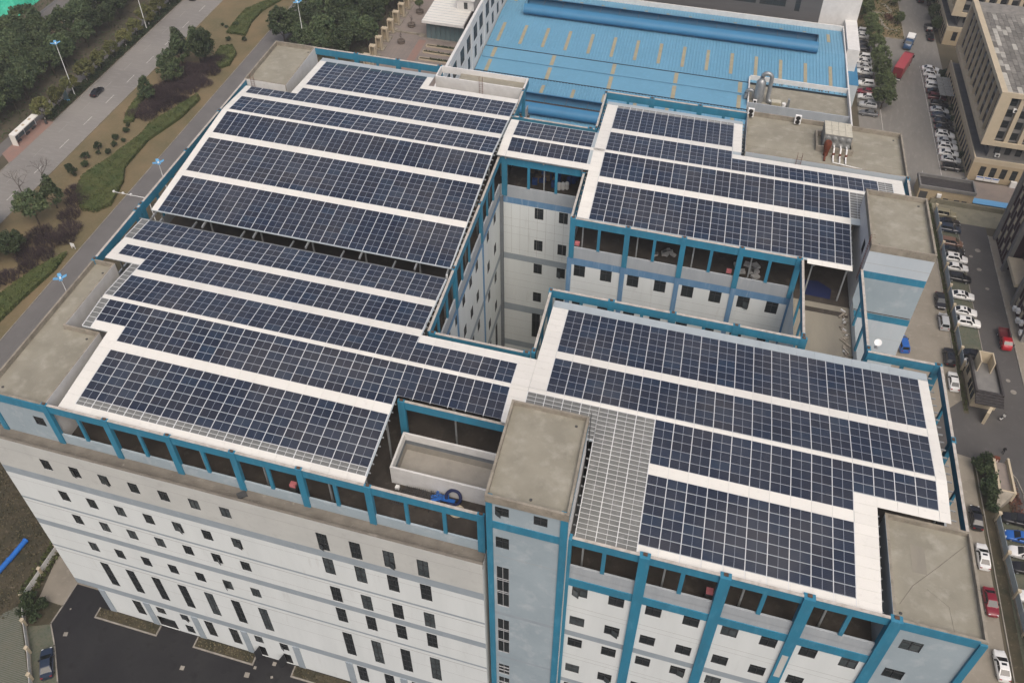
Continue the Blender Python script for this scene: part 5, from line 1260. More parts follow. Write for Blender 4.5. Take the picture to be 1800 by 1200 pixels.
# clipped hedges
def inside(x, y, poly):
    c = False; n = len(poly)
    for i in range(n):
        (x0,y0),(x1,y1) = poly[i], poly[(i+1) % n]
        if (y0 > y) != (y1 > y) and x < (x1-x0)*(y-y0)/(y1-y0)+x0: c = not c
    return c
def hedge(label, poly, h, dens=20, leaf=.24, m='leaf_hedge', group='clipped hedges on the verge', name='hedge'):
    rs = random.Random(int(poly[0][0]*7+poly[0][1])); cx = sum(p[0] for p in poly)/len(poly); cy = sum(p[1] for p in poly)/len(poly)
    t = thing(name, W(cx,cy,0), label, 'hedge', group)
    core = MB(); n = len(poly); q = [(x*.97+cx*.03, y*.97+cy*.03) for x, y in poly]
    core.poly([(x,y,h*.82) for x, y in q])
    for i in range(n): core.poly([(*q[i],0),(*q[(i+1)%n],0),(*q[(i+1)%n],h*.82),(*q[i],h*.82)])
    core.build('core', m, t)
    b = MB(False); xs = [p[0] for p in poly]; ys = [p[1] for p in poly]
    N = int((max(xs)-min(xs))*(max(ys)-min(ys))*dens)
    for _ in range(N):
        x, y = rs.uniform(min(xs),max(xs)), rs.uniform(min(ys),max(ys))
        if inside(x, y, poly):
            z = h*(.86 + .13*math.sin(x*1.7+y*.9)*math.cos(y*1.3-x*.6) + rs.gauss(0,.07)); leaf_quad(b, Vector(W(x,y,z)), leaf, rs, .8)
    for i in range(n):
        (x0,y0),(x1,y1) = poly[i], poly[(i+1) % n]; l = math.hypot(x1-x0,y1-y0)
        for _ in range(int(l*h*dens*1.1)):
            k = rs.random(); leaf_quad(b, Vector(W(x0+(x1-x0)*k+rs.gauss(0,.06), y0+(y1-y0)*k+rs.gauss(0,.06), rs.uniform(.02,h*.95))), leaf, rs, .1)
    b.build('foliage', m, t)
    return t
hedge('long winding clipped hedge swelling to a rounded end near the path', [(-61.0,134.5),(-66.3,118.3),(-66.0,113.1),(-68.4,101.5),(-70.8,93.5),(-69.0,88.0),(-64.0,82.2),(-60.6,82.4),(-58.4,85.6),(-60.3,94.4),(-62.9,99.6),(-63.2,111.8),(-60.0,123.7),(-59.4,132.8)], 1.0)
hedge('hedge strip curving up the far end of the verge', [(-64.3,193),(-69.2,183.5),(-69.2,178.5),(-68.6,168.3),(-62.6,168.4),(-64.3,176.5),(-64.2,184.3),(-60.9,194.5)], .9)
hedge('small hedge clump beside the tall evergreens', [(-61.5,149),(-59.6,151.5),(-60.6,158),(-63.5,161.5),(-66.5,160),(-65.5,152)], 1.0)
hedge('narrow hedge strip on the road side of the purple shrubs', [(-76.4,131),(-75.2,123),(-73.3,117),(-71.2,118.2),(-73.2,124),(-74.2,131)], .9)
hedge('broad hedge tapering along the verge below the others', [(-58.8,68),(-62.0,62),(-64.2,54.6),(-65.4,48),(-64.5,34),(-60.5,34),(-60.2,46.3),(-59.6,53),(-58.2,62.7)], 1.0)
for i, (u, v, r) in enumerate(((-70.6,113.5,.8),(-71.6,110,.8),(-70.3,107.2,.75),(-73.4,105,1.0),(-70.0,104,.7),(-74.2,100.5,1.0),(-72.5,97.5,.9),(-71.4,116,.6),(-69.0,109.6,.6),(-72.2,103,.6),(-73.3,93.5,1.1),(-75.8,95.5,.8),(-66.2,164.5,.7),(-61.5,165.5,.7),(-70.2,171.5,.5),(-72,172.5,.5),(-67.8,173,.9))):
    tree('shrub', u, v, 'low rounded green shrub dotted along the verge', 'dotted shrubs on the verge', r*.75, 'shrub')
# kerb strip hedge of the main road
st_ = MB(False); rs = random.Random(77)
for _ in range(9000):
    u, v = rs.uniform(-95.0,-91.8), rs.uniform(113,235); leaf_quad(st_, Vector(W(u,v,rs.uniform(.1,.55))), .28, rs, .8)
tag(st_.build('ground_cover', 'leaf_shrub'), 'low dark ground cover under the street trees', kind='stuff')
st_ = MB(False)
for _ in range(9000):
    u, v = rs.uniform(-150,-98.8), rs.uniform(60,210); leaf_quad(st_, Vector(W(u,v,rs.uniform(.05,.3))), .35, rs, .8)
for _ in range(5000):
    u, v = rs.uniform(-50,-22.6), rs.uniform(115,262); leaf_quad(st_, Vector(W(u,v,rs.uniform(.05,.4))), .35, rs, .8)
tag(st_.build('undergrowth', 'leaf_dark'), 'dark undergrowth on the floor of the woods', kind='stuff')
# dry weeds of the waste ground left of the building, and garden ground cover
st_ = MB(False)
for _ in range(9000):
    u, v = rs.uniform(-46,-20.5), rs.uniform(-8,34); leaf_quad(st_, Vector(W(u,v,rs.uniform(.02,.25))), .2, rs, .3)
tag(st_.build('dry_weeds', 'dry_weed' if 'dry_weed' in M else leaf_mat('dry_weed', (.12,.10,.06), (.07,.065,.035))), 'dry brown weeds on the waste ground', kind='stuff')
st_ = MB(False)
for _ in range(1500):
    u, v = rs.uniform(-21.5,-19.0), rs.uniform(-4,16); leaf_quad(st_, Vector(W(u+ (v*.0),v,rs.uniform(.05,.7))), .26, rs, .5)
for _ in range(1600):
    u, v = rs.uniform(124.15,124.95), rs.uniform(76,140); leaf_quad(st_, Vector(W(u,v,rs.uniform(.03,.25))), .2, rs, .8)
for _ in range(1400):
    u, v = rs.uniform(113.5,125.4), rs.uniform(222,260)
    leaf_quad(st_, Vector(W(u,v,rs.uniform(.03,.3))), .35, rs, .8)
for _ in range(1200):
    u, v = rs.uniform(132.9,134.4), rs.uniform(155,204); leaf_quad(st_, Vector(W(u,v,rs.uniform(.03,.3))), .25, rs, .8)
tag(st_.build('strip_planting', 'leaf_hedge'), 'green ground cover in the narrow strips by fences and kerbs', kind='stuff')
st_ = MB(False)
for _ in range(500):
    u, v = rs.uniform(128.8,130.9), rs.uniform(54.5,62); 
    if u < 129.2 + .1*(62-v) + 1.3: leaf_quad(st_, Vector(W(u,v,rs.uniform(.03,.3))), .25, rs, .8)
for _ in range(250):
    u, v = rs.uniform(121.0,123.2), rs.uniform(232,235.5); leaf_quad(st_, Vector(W(u,v,rs.uniform(.1,.8))), .3, rs, .8)
tag(st_.build('red_groundcover', 'leaf_red'), 'reddish shrubs by the gate wall and in the garden', kind='stuff')
# ---------------------------------------------------------------- vehicles
def ring(x, w, zb, zt, cr=.16):
    return [(x,-w*.86,zb),(x,-w,zb+.16),(x,-w*.995,zt-cr),(x,-w*.86,zt-.02),(x,-w*.4,zt+.015),(x,w*.4,zt+.015),(x,w*.86,zt-.02),(x,w*.995,zt-cr),(x,w,zb+.16),(x,w*.86,zb)]
def loft(b, rings, m=0):
    n = len(rings[0]); k = len(b.v); b.v += [p for r in rings for p in r]
    for i in range(len(rings)-1):
        for j in range(n):
            b.f.append([k+i*n+j, k+i*n+(j+1)%n, k+(i+1)*n+(j+1)%n, k+(i+1)*n+j]); b.m.append(m); b.uv.append([(0,0)]*4)
    for q in (0, len(rings)-1): b.f.append([k+q*n+j for j in range(n)]); b.m.append(m); b.uv.append([(0,0)]*n)
SPEC = {  # length, width, height, stations (x, half-width factor, top z), cabin base x0,x1, cabin top x0,x1, belt z
 'sedan': (4.75,1.84,1.46,[(-2.37,.74,.70),(-2.30,.88,.93),(-1.9,.97,1.00),(-1.2,1,1.0),(0,1,.97),(1.1,1,.95),(1.7,.97,.88),(2.15,.90,.78),(2.33,.78,.68),(2.38,.66,.56)],-1.85,1.15,-1.0,.2,.95),
 'suv': (4.68,1.90,1.70,[(-2.33,.82,.85),(-2.28,.93,1.06),(-1.8,.99,1.12),(0,1,1.10),(1.1,1,1.08),(1.7,.98,1.02),(2.12,.92,.92),(2.30,.80,.80),(2.34,.70,.66)],-2.22,1.1,-1.85,.3,1.08),
 'mpv': (4.75,1.86,1.72,[(-2.36,.84,.85),(-2.32,.94,1.02),(-1.8,.99,1.06),(0,1,1.04),(1.3,1,1.02),(1.85,.96,.92),(2.2,.86,.78),(2.36,.72,.62)],-2.28,1.5,-2.05,.45,1.03),
 'jeep': (4.5,1.85,1.85,[(-2.25,.95,.9),(-2.2,.98,1.15),(-1,1,1.17),(.9,1,1.15),(1.0,.98,1.12),(2.1,.97,1.08),(2.22,.93,.95),(2.25,.9,.8)],-2.18,.95,-2.1,.55,1.14),
}
CARM = {}
def car_meshes(kind):
    if kind in CARM: return CARM[kind]
    L, Wd, H, st, b0, b1, t0, t1, belt = SPEC[kind]; hw = Wd/2; P = {}
    b = MB(False); loft(b, [ring(x, hw*f, .22, z) for x, f, z in st])
    wb, wt = hw*.90, hw*.70
    base = [(b0,-wb,belt),(b1,-wb,belt),(b1,wb,belt),(b0,wb,belt)]; mid = [(t0,-wt,H-.03),(t1,-wt,H-.03),(t1,wt,H-.03),(t0,wt,H-.03)]
    top = [(t0+.12,-wt*.86,H),(t1-.15,-wt*.86,H),(t1-.15,wt*.86,H),(t0+.12,wt*.86,H)]
    b.faces(base+mid+top, [(0,1,5,4),(1,2,6,5),(2,3,7,6),(3,0,4,7),(4,5,9,8),(5,6,10,9),(6,7,11,10),(7,4,8,11),(8,9,10,11)])
    P['body'] = drop(b.build('body', 'car_white', smooth=38))
    def pane(q, iu, iv, off, name, m='car_glass'):
        q = [Vector(p) for p in q]; n = (q[1]-q[0]).cross(q[3]-q[0]).normalized()
        def bl(s, t): return (q[0]*(1-s)+q[1]*s)*(1-t) + (q[3]*(1-s)+q[2]*s)*t
        pts = [bl(iu[0],iv[0])+n*off, bl(iu[1],iv[0])+n*off, bl(iu[1],iv[1])+n*off, bl(iu[0],iv[1])+n*off]
        lo = [p - n*(off+.01) for p in pts]
        o = MB(False).faces([tuple(p) for p in pts+lo], [(0,1,2,3),(0,4,5,1),(1,5,6,2),(2,6,7,3),(3,7,4,0)])
        return drop(o.build(name, m))
    P['windscreen'] = pane([base[1],base[2],mid[2],mid[1]], (.05,.95), (.06,.94), .012, 'windscreen')
    P['rear_window'] = pane([base[3],base[0],mid[0],mid[3]], (.08,.92), (.10,.92), .012, 'rear_window')
    P['side_window'] = [pane([base[0],base[1],mid[1],mid[0]], (.10,.49), (.12,.9), .012, 'side_window'), pane([base[0],base[1],mid[1],mid[0]], (.52,.90), (.12,.9), .012, 'side_window'),
                        pane([base[2],base[3],mid[3],mid[2]], (.10,.48), (.12,.9), .012, 'side_window'), pane([base[2],base[3],mid[3],mid[2]], (.51,.90), (.12,.9), .012, 'side_window')]
    P['sunroof'] = drop(MB(False).box(t0+(t1-t0)*.52,t1-.22,-wt*.55,wt*.55,H-.005,H+.012).build('sunroof', 'car_glass'))
    P['headlight'] = [drop(MB(False).box(L/2-.30,L/2-.06,s*hw*.62-.14,s*hw*.62+.14,.60,.74).build('headlight', 'head_lamp')) for s in (-1,1)]
    P['tail_light'] = [drop(MB(False).box(-L/2-.005,-L/2+.14,s*hw*.66-.16,s*hw*.66+.16,.74,.90).build('tail_light', 'tail_lamp')) for s in (-1,1)]
    P['mirror'] = [drop(MB(False).box(b1-.75,b1-.55,min(s*(hw*.93),s*(hw+.17)),max(s*(hw*.93),s*(hw+.17)),belt-.02,belt+.13).build('mirror', 'black_plastic')) for s in (-1,1)]
    CARM[kind] = P; return P
WHEEL = (drop(MB(False).lathe((0,0,-.11), [(.26,0),(.325,.03),(.325,.19),(.26,.22)], 16).build('tyre', 'tyre')), drop(MB(False).lathe((0,0,-.115), [(.20,0),(.22,.23)], 12).build('rim', 'rim')))
def add_wheels(t, xs, y, r=1.0):
    for x in xs:
        for s in (-1,1):
            w = local_child('wheel', WHEEL[0], t, (x,s*y,.325*r), (R(90),0,0), (r,r,r)); c = bpy.data.objects.new('rim', WHEEL[1]); COL.objects.link(c); c.parent = w
def recol(o, m, slot=0): o.material_slots[slot].link = 'OBJECT'; o.material_slots[slot].material = M[m]
NMAP = {'sedan':'sedan','suv':'suv','mpv':'minivan','jeep':'off_road_car'}
def car(kind, color, u, v, hd, label, group=None, sunroof=False, s=1.0):
    P = car_meshes(kind); L, Wd = SPEC[kind][:2]
    t = thing(NMAP[kind], W(u,v,.02), label, 'car', group, hd); t.scale = (s,s,s)
    for n, me in P.items():
        if n == 'sunroof' and not sunroof: continue
        for q in (me if isinstance(me, list) else [me]):
            o = local_child(n, q, t)
            if n == 'body': recol(o, color)
    add_wheels(t, (-L*.29, L*.30), Wd/2-.12)
    return t
E_ = heading(1,0); N_ = heading(0,1); S_ = heading(0,-1); W_ = heading(-1,0)
jit = lambda: random.uniform(-.035,.035)
# bays behind the fence, noses to the estate road
g = 'cars in the fenced bays by the estate road'
for v, k, c, lab, sr in ((135.6,'jeep','car_khaki','khaki boxy off-road car at the end of the bays by the retaining wall',0),(132.9,'sedan','car_black','black saloon beside the khaki off-road car',0),(130.4,'suv','car_darkblue','dark blue black suv, third from the retaining wall in the bays',0),
    (125.4,'mpv','car_brown','brown minivan alone of its colour in the fenced bays',0),(122.7,'sedan','car_black','black saloon squeezed between the brown minivan and a white suv',0),(119.9,'suv','car_white','white suv with big black sunroof next to a black saloon',1),
    (117.0,'sedan','car_white','white saloon without sunroof between the white suv and a black suv',0),(113.5,'suv','car_black','black suv parked beside an empty bay',0),(108.0,'sedan','car_white','white saloon standing alone between two empty bays',1),
    (103.1,'sedan','car_white','white saloon with black sunroof parked tight to a white suv',1),(99.9,'suv','car_white','white suv with sunroof, last before the long empty bay',1),(90.9,'sedan','car_black','black saloon half hidden behind the guard house wall',0),(88.2,'sedan','car_white','white saloon tucked behind the guard house',0)):
    car(k, c, 127.6+random.uniform(-.2,.2), v, E_+jit(), lab, g, sr)
# single file along the drive
g = 'cars lined along the drive beside the factory'
for v, k, c, hd, lab, sr in ((105.1,'sedan','car_black',S_,'black saloon in the drive ahead of a silver minivan',0),(98.9,'mpv','car_silver',N_,'silver white minivan parked along the drive',0),(88.9,'suv','car_black',N_,'black suv with roof rails along the hedge of the drive',1),(82.5,'sedan','car_white',N_,'white saloon in the drive level with the guard house',0),
    (51.9,'sedan','car_black',N_,'black saloon in the drive opposite the gate shrubs',0),(44.6,'sedan','car_white',N_,'white saloon with sunroof between a black and a red saloon',1),(36.6,'sedan','car_red',S_,'dark red saloon in the drive',0),(26.4,'sedan','car_white',N_,'white saloon with sunroof behind the red one near the front corner',1)):
    car(k, c, 122.95+random.uniform(-.1,.1), v, hd+jit(), lab, g, sr)
car('mpv', 'car_blue', 114.6, 90.2, N_+.1, 'blue vehicle just showing past the light blue tower', None)
# south bays
g = 'cars in the south bays'
for v, k, c, lab, sr in ((53.3,'suv','car_black','black suv in the bay next to the gate wall',0),(50.0,'sedan','car_blue','bright blue saloon in the south bays',0),(46.9,'suv','car_white','white suv with black roof glass next to the bright blue saloon',1),(44.1,'suv','car_black','black suv between two white suvs in the south bays',0),(39.0,'suv','car_white','white suv in the south bays below a gap',0),(32.6,'sedan','car_black','black saloon at the lower end of the south bays',0)):
    car(k, c, 129.3, v, W_+jit(), lab, g, sr)
# long row beside the beige office
g = 'cars in the long row before the beige office'
rowl = [(203.9,'sedan','car_white'),(201.0,'suv','car_white'),(197.6,'suv','car_white'),(194.4,'suv','car_white'),(191.4,'sedan','car_black'),(188.6,'suv','car_maroon'),(184.9,'suv','car_black'),(181.9,'sedan','car_silver'),(179.2,'sedan','car_darkblue'),(176.2,'sedan','car_black'),(173.2,'sedan','car_black'),(169.9,'suv','car_white'),(167.1,'sedan','car_silver'),(164.4,'suv','car_white'),(161.7,'sedan','car_white'),(158.9,'sedan','car_silver'),(155.4,'suv','car_black')]
ll = {('sedan','car_white'):'white saloon in the long row before the beige office',('suv','car_white'):'white suv in the long row before the beige office',('sedan','car_black'):'black saloon in the long row before the beige office',('suv','car_maroon'):'maroon suv by the carport in the office row',('suv','car_black'):'black suv in the long row before the beige office',('sedan','car_silver'):'silver saloon in the long row before the beige office',('sedan','car_darkblue'):'dark blue saloon in the middle of the office row'}
for i, (v, k, c) in enumerate(rowl):
    car(k, c, 131.2+random.uniform(-.25,.15), v, E_+jit(), ll[(k,c)], g, sr if (sr := (i in (1,11,13))) else 0)
g = 'cars under the trees beside the hall'
for v, k, c in ((221.5,'suv','car_silver'),(218.6,'sedan','car_white'),(213.6,'sedan','car_black'),(211.0,'sedan','car_black'),(205.6,'suv','car_white'),(203.0,'sedan','car_white'),(200.2,'sedan','car_silver'),(197.2,'sedan','car_white'),(193.4,'sedan','car_black'),(190.6,'suv','car_white'),(186.4,'sedan','car_red'),(183.6,'sedan','car_white'),(179.5,'suv','car_silver'),(175.3,'sedan','car_grey')):
    cn = c[4:]
    car(k, c, 113.0, v, W_+jit(), '%s %s nosed in under the trees beside the hall' % (cn, 'suv' if k == 'suv' else 'saloon'), g)
car('sedan', 'car_black', 132.9, 224.0, N_, 'black saloon kerbed nearest the far office, behind another black one'); car('suv', 'car_black', 132.9, 229.6, N_, 'black suv kerbed ahead of a black saloon on the north road')
car('mpv', 'car_black', 132.2, 249.0, N_+.1, 'black minivan at the far end of the north road')
car('sedan', 'car_black', -87.7, 127.9, N_, 'black saloon driving on the main road'); car('suv', 'car_black', -88.4, 186.5, N_, 'dark suv far along the main road')
car('sedan', 'car_darkblue', -10.7, -12.1, heading(-2.6,4.0), 'dark saloon parked at the edge of the asphalt yard')
# container truck
d_ = heading(4.9,14.0)
t = thing('box_truck', W(122.9,200.6,.02), 'red box truck standing in the north road', 'truck', None, d_)
def lb(name, m, *a): return local_child(name, drop(MB(False).box(*a).build(name, m)), t)
lb('cargo_box','truck_red',-5.4,4.2,-1.25,1.25,1.1,3.9); lb('rear_door','truck_red_dark',-5.47,-5.4,-1.2,1.2,1.15,3.85); lb('roof_sheet','truck_red',-5.4,4.2,-1.2,1.2,3.9,3.95)
for y in (-.4,.4): lb('door_bar','truck_red_dark',-5.52,-5.47,y-.03,y+.03,1.2,3.8)
lb('chassis','steel_dark',-5.3,5.8,-.9,.9,.6,1.1); lb('cab','truck_red_dark',4.5,6.4,-1.2,1.2,.7,3.2); lb('windscreen','car_glass',6.38,6.44,-1.05,1.05,1.8,2.9); lb('bumper','white_plastic',-5.5,-5.35,-1.2,1.2,.5,.7)
for y in (-1.5,1.25): lb('mirror','black_plastic',6.1,6.25,y,y+.25,2.0,2.8)
add_wheels(t, (-4.2,-3.0,5.2), 1.05, 1.5)
def pickup(label, u, v, hd, cabm, bedm, load=None):
    global t
    t = thing('pickup_truck', W(u,v,.02), label, 'pickup', None, hd)
    lb('chassis','steel_dark',-2.7,2.5,-.75,.75,.4,.75)
    lb('bed_floor',bedm,-2.8,.35,-.95,.95,.75,.85); lb('bed_side',bedm,-2.8,.35,-.98,-.92,.85,1.4); lb('bed_side',bedm,-2.8,.35,.92,.98,.85,1.4); lb('tailgate',bedm,-2.84,-2.78,-.92,.92,.85,1.4); lb('headboard',bedm,.3,.36,-.95,.95,.85,1.75)
    b = MB(False); loft(b, [[(x,-w,.5),(x,-w,z-.3),(x,-w*.8,z),(x,w*.8,z),(x,w,z-.3),(x,w,.5)] for x, w, z in ((.45,.92,1.95),(.6,.95,2.05),(1.75,.95,2.05),(2.25,.93,1.6),(2.6,.88,1.25),(2.68,.8,1.0))]); local_child('cab', drop(b.build('cab', cabm, smooth=40)), t)
    w = MB(False).faces([(2.28,-.8,1.62),(2.28,.8,1.62),(1.84,.72,2.03),(1.84,-.72,2.03),(2.33,-.8,1.60),(2.33,.8,1.60),(1.89,.72,2.04),(1.89,-.72,2.04)], [(4,5,6,7),(0,1,5,4),(2,3,7,6)]); local_child('windscreen', drop(w.build('windscreen', 'car_glass')), t)
    for s in (-1,1): lb('side_window','car_glass',.8,1.75,s*.955-.02,s*.955+.02,1.25,1.7)
    for s in (-1,1): lb('mirror','black_plastic',2.0,2.12,s*1.1-.12,s*1.1+.12,1.35,1.65)
    if load: lb('load',load,-2.7,-.2,-.85,.85,.86,1.9)
    add_wheels(t, (-1.7,1.6), .82, 1.05)
    return t
pickup('small red cab pickup with empty dark bed by the purple block', 133.9, 96.6, S_, 'pickup_red', 'car_maroon')
pickup('blue pickup carrying a white load ahead of the red truck', 126.4, 217.6, heading(-2.6,-10), 'pickup_blue', 'pickup_blue', 'white_plastic').scale = (1.35,1.2,1.2)

# ---------------------------------------------------------------- street furniture
petal = drop(MB(False).faces([(0,0,0),(.5,-.36,.22),(1.15,-.30,.40),(1.25,.30,.42),(.5,.36,.22),(0,0,.06),(.5,-.36,.28),(1.15,-.30,.46),(1.25,.30,.48),(.5,.36,.28)], [(0,4,3,2,1),(5,6,7,8,9),(0,1,6,5),(1,2,7,6),(2,3,8,7),(3,4,9,8),(4,0,5,9)]).build('petal', 'lamp_blue'))
pole_me = drop(MB(False).tube([(0,0,0),(0,0,7),(0,0,14.6)], [.13,.10,.07], 8).build('pole', 'lamp_white')); hub_me = drop(MB(False).lathe((0,0,0), [(.12,0),(.22,.2),(.16,.5),(.05,.6)], 10).build('hub', 'lamp_white'))
for u, v, lab, gr in ((-93.1,86.6,'tall lamp with blue petal head on the wood side of the main road','petal lamps on the wood side'),(-93.1,125.4,'tall lamp with blue petal head on the wood side of the main road','petal lamps on the wood side'),(-93.1,164.3,'tall lamp with blue petal head on the wood side of the main road','petal lamps on the wood side'),(-41.4,47.7,'tall lamp with blue petal head rising behind the factory parapet','petal lamps behind the factory'),(-41.7,85.8,'tall lamp with blue petal head rising behind the factory parapet','petal lamps behind the factory'),(-41.6,164.4,'tall lamp with blue petal head standing in the tree belt','petal lamps in the tree belt')):
    t = thing('street_lamp', W(u,v,0), lab, 'street lamp', gr); local_child('pole', pole_me, t); local_child('hub', hub_me, t, (0,0,14.5))
    for k in range(4): local_child('petal', petal, t, (0,0,14.6), (0,0,R(45+90*k)))
t = thing('camera_mast', W(-45,82.7,0), 'white camera mast with long boom over the side path', 'camera mast')
MB().tube([(-45,82.7,0),(-45,82.7,7.1)], .1, 8).build('pole', 'lamp_white', t); MB().tube([(-45,82.7,7.0),(-53.6,82.5,7.2)], [.08,.05], 6).build('boom', 'lamp_white', t)
for u in (-53.3,-51.0,-49.0): MB().box(u-.2,u+.2,82.3,82.7,7.15,7.5).build('camera', 'white_plastic', t)
# bus shelter
t = thing('bus_shelter', W(-93.8,105,0), 'white roofed glass bus shelter beside the main road', 'bus shelter')
MB().box(-95.2,-93.4,100.6,110.4,2.7,2.95).build('roof', 'sheet_white', t)
for v in (102.5,105.3,108): MB().box(-94.6,-94.0,v-.35,v+.35,2.95,3.05).build('roof_hatch', 'beige_pale', t)
for v in (100.8,105.5,110.2): MB().box(-95.1,-94.9,v-.1,v+.1,0,2.7).build('post', 'lamp_white', t)
MB().box(-95.15,-93.5,100.45,100.6,0,2.95).build('end_wall', 'sheet_white', t)
for i in range(4): MB().box(-95.0,-94.95,101+i*2.3,103.1+i*2.3,.4,2.5).build('glass_pane', 'glass_clear', t)
for v in (102.5,106,108.5): MB().box(-94.7,-94.3,v-.6,v+.6,0,.45).build('bench', 'steel_dark', t)
t = thing('litter_bin', W(-92.6,111.2,0), 'dark litter bin at the end of the bus shelter', 'bin'); MB().lathe((-92.6,111.2,0), [(.3,0),(.36,.9),(.3,1.0)], 10).build('bin', 'steel_dark', t)
t = thing('advert_board', W(-93.6,122.5,0), 'upright glass advertising board under the street trees', 'board'); MB().box(-94.3,-92.9,122.4,122.6,.5,3.0).build('panel', 'glass_clear', t); MB().box(-94.4,-92.8,122.35,122.65,0,.5).build('foot', 'lamp_blue', t)
for u, v, lab in ((-58.4,70.0,'small white sign stand on the brown verge'),):
    t = thing('sign_stand', W(u,v,0), lab, 'sign'); MB().box(u-.5,u+.5,v-.05,v+.05,.6,1.5).build('panel', 'white_plastic', t); MB().box(u-.45,u-.35,v-.04,v+.04,0,.6).box(u+.35,u+.45,v-.04,v+.04,0,.6).build('leg', 'white_plastic', t)
# tarp heap and low houses top left
b = MB(); n = 14; pts = []; rs = random.Random(8)
for i in range(n+1):
    for j in range(n+1):
        u = -146+i*11/n; v = 158.5+j*14/n; r = math.hypot((u+140.5)/5.5,(v-165.5)/7); pts.append((u,v,max(.02,3.6*(1-r*r))+rs.uniform(0,.5)*(r < 1.0)))
b.faces(pts, [(i*(n+1)+j,(i+1)*(n+1)+j,(i+1)*(n+1)+j+1,i*(n+1)+j+1) for i in range(n) for j in range(n)])
tag(b.build('tarp_heap', 'green_tarp'), 'bright green tarpaulin draped over a heap beyond the wood', 'tarpaulin')
sheet('lane', [(-133,150),(-127,152),(-114,182),(-126,182)], .02, 'yard_concrete')
t = thing('low_house', W(-121.5,162,0), 'long low house with slate grey roof and cream wall', 'house')
MB().box(-124.5,-118.6,154.5,195,0,3.4).build('wall', 'beige_pale', t)
MB().faces([(-125.2,154,3.4),(-121.5,154,5.0),(-118.2,154,3.4),(-125.2,196,3.4),(-121.5,196,5.0),(-118.2,196,3.4)], [(0,1,4,3),(1,2,5,4),(0,2,1)]).build('roof', 'grey_path', t)
for v in (159.5,163.5,168): MB().box(-118.6,-118.5,v,v+1.0,0,2.3).build('door', 'steel_dark', t)
t = thing('mural_wall', W(-117,168,0), 'white yard wall with a grey ink mural beside the low house', 'wall'); MB().box(-117.0,-116.7,158.5,180,0,3.2).build('wall', 'white_paint', t)
b = MB(); rs = random.Random(4)
for k in range(26):
    v = 167.5+rs.random()*9; z = rs.uniform(.5,2.6); b.tube([(-116.68,v,z),(-116.68,v+rs.uniform(.4,1.2),z+rs.uniform(-.5,.6)),(-116.68,v+rs.uniform(1.2,2.2),z+rs.uniform(-.3,.5))], .07, 4)
b.build('mural', 'grey_paint', t)

# ---------------------------------------------------------------- fences, guard house, gate
def fence(label, pts, post_h=2.3, pan='wall_band', grp=None, post=.42, base_h=.5):
    u, v = pts[0]; t = thing('fence', W(u,v,0), label, 'fence', grp)
    for (a, c), (e, f) in zip(pts, pts[1:]):
        d = Vector((e-a,f-c)); l = d.length; d.normalize(); n = Vector((-d.y,d.x)); m = ((a+e)/2,(c+f)/2)
        MB().obox(m, d, n, l-post, .24, 0, base_h).build('plinth', 'parapet_concrete', t)
        k = max(2, int(l/2.1))
        for i in range(k):
            s = -l/2+post/2 + (i+.5)*(l-post)/k; MB().obox((m[0]+d.x*s,m[1]+d.y*s), d, n, (l-post)/k-.06, .05, base_h, post_h-.25).build('panel', pan, t)
    for a, c in pts:
        MB().box(a-post/2,a+post/2,c-post/2,c+post/2,0,post_h).box(a-post*.62,a+post*.62,c-post*.62,c+post*.62,post_h,post_h+.12).build('post', 'beige_pale', t)
    return t
fence('blue grey panel fence with cream posts along the parking bays', [(125.15,136.5),(125.15,129.5),(125.15,123.0),(125.1,115.6),(125.05,108.8),(125.0,102.7),(125.0,96.9),(125.0,90.5),(124.95,86.6)])
fence('blue grey panel fence with cream posts below the gate wall', [(126.1,52.6),(126.35,45.3),(126.7,38.6),(127.0,32.4),(127.4,25.5),(127.8,18)])
fence('white post and rail fence beside the grass paver lot', [(-19.7,12),(-19.8,4.6),(-19.9,.2),(-20.0,-4.3),(-17.4,-7.8),(-14.3,-11.3),(-11.7,-14.6),(-8.5,-19)], 1.7, 'white_paint', None, .42, .25)
gh = thing('guard_house', W(127.4,81.5,0), 'cream guard house with dark tiled roof edge and open roof screen', 'guard house')
facade(gh, 'u', 77.6, 125.3, 129.5, 0, 3.6, [(126.1,128.7,1.0,2.7)], [], ['beige_pale']); window(gh, 'u', 77.6, 126.1, 128.7, 1.0, 2.7, 3, ())
gw = [(78.2,79.5,.8,2.8),(79.7,81.0,.8,2.8),(81.2,82.5,.8,2.8),(84.0,85.6,1.2,2.8)]
facade(gh, 'v', 125.3, 77.6, 86.2, 0, 3.6, gw, [], ['beige_pale'], inward=1)
for w in gw: window(gh, 'v', 125.3, *w, 1, (.5,))
MB().poly([(129.5,77.6,0),(129.5,86.2,0),(129.5,86.2,3.6),(129.5,77.6,3.6)]).poly([(125.3,86.2,0),(129.5,86.2,0),(129.5,86.2,3.6),(125.3,86.2,3.6)]).build('wall', 'beige_pale', gh)
MB().poly([(125.3,77.6,3.55),(129.5,77.6,3.55),(129.5,86.2,3.55),(125.3,86.2,3.55)]).build('roof_slab', 'office_grey', gh)
for a in ((125.0,125.35,77.4,86.4),(129.45,129.8,77.4,86.4),(125.35,129.45,86.1,86.4)): MB().box(*a,3.5,4.3).build('parapet', 'dark_tile', gh)
for i in range(5):
    y0, y1, z0, z1 = 75.4+i*.5, 75.98+i*.5, 3.0+i*.22, 3.25+i*.22
    for j in range(8): MB().box(125.0+j*.6,125.57+j*.6,y0,y1,z0,z1-(j%2)*.03).build('roof_tile', 'dark_tile', gh)
for a in ((126.0,126.2,83.2,86.0),(128.3,128.5,83.2,86.0),(126.2,128.3,85.8,86.0)): MB().box(*a,3.56,6.2).build('roof_screen', 'beige_pale', gh)
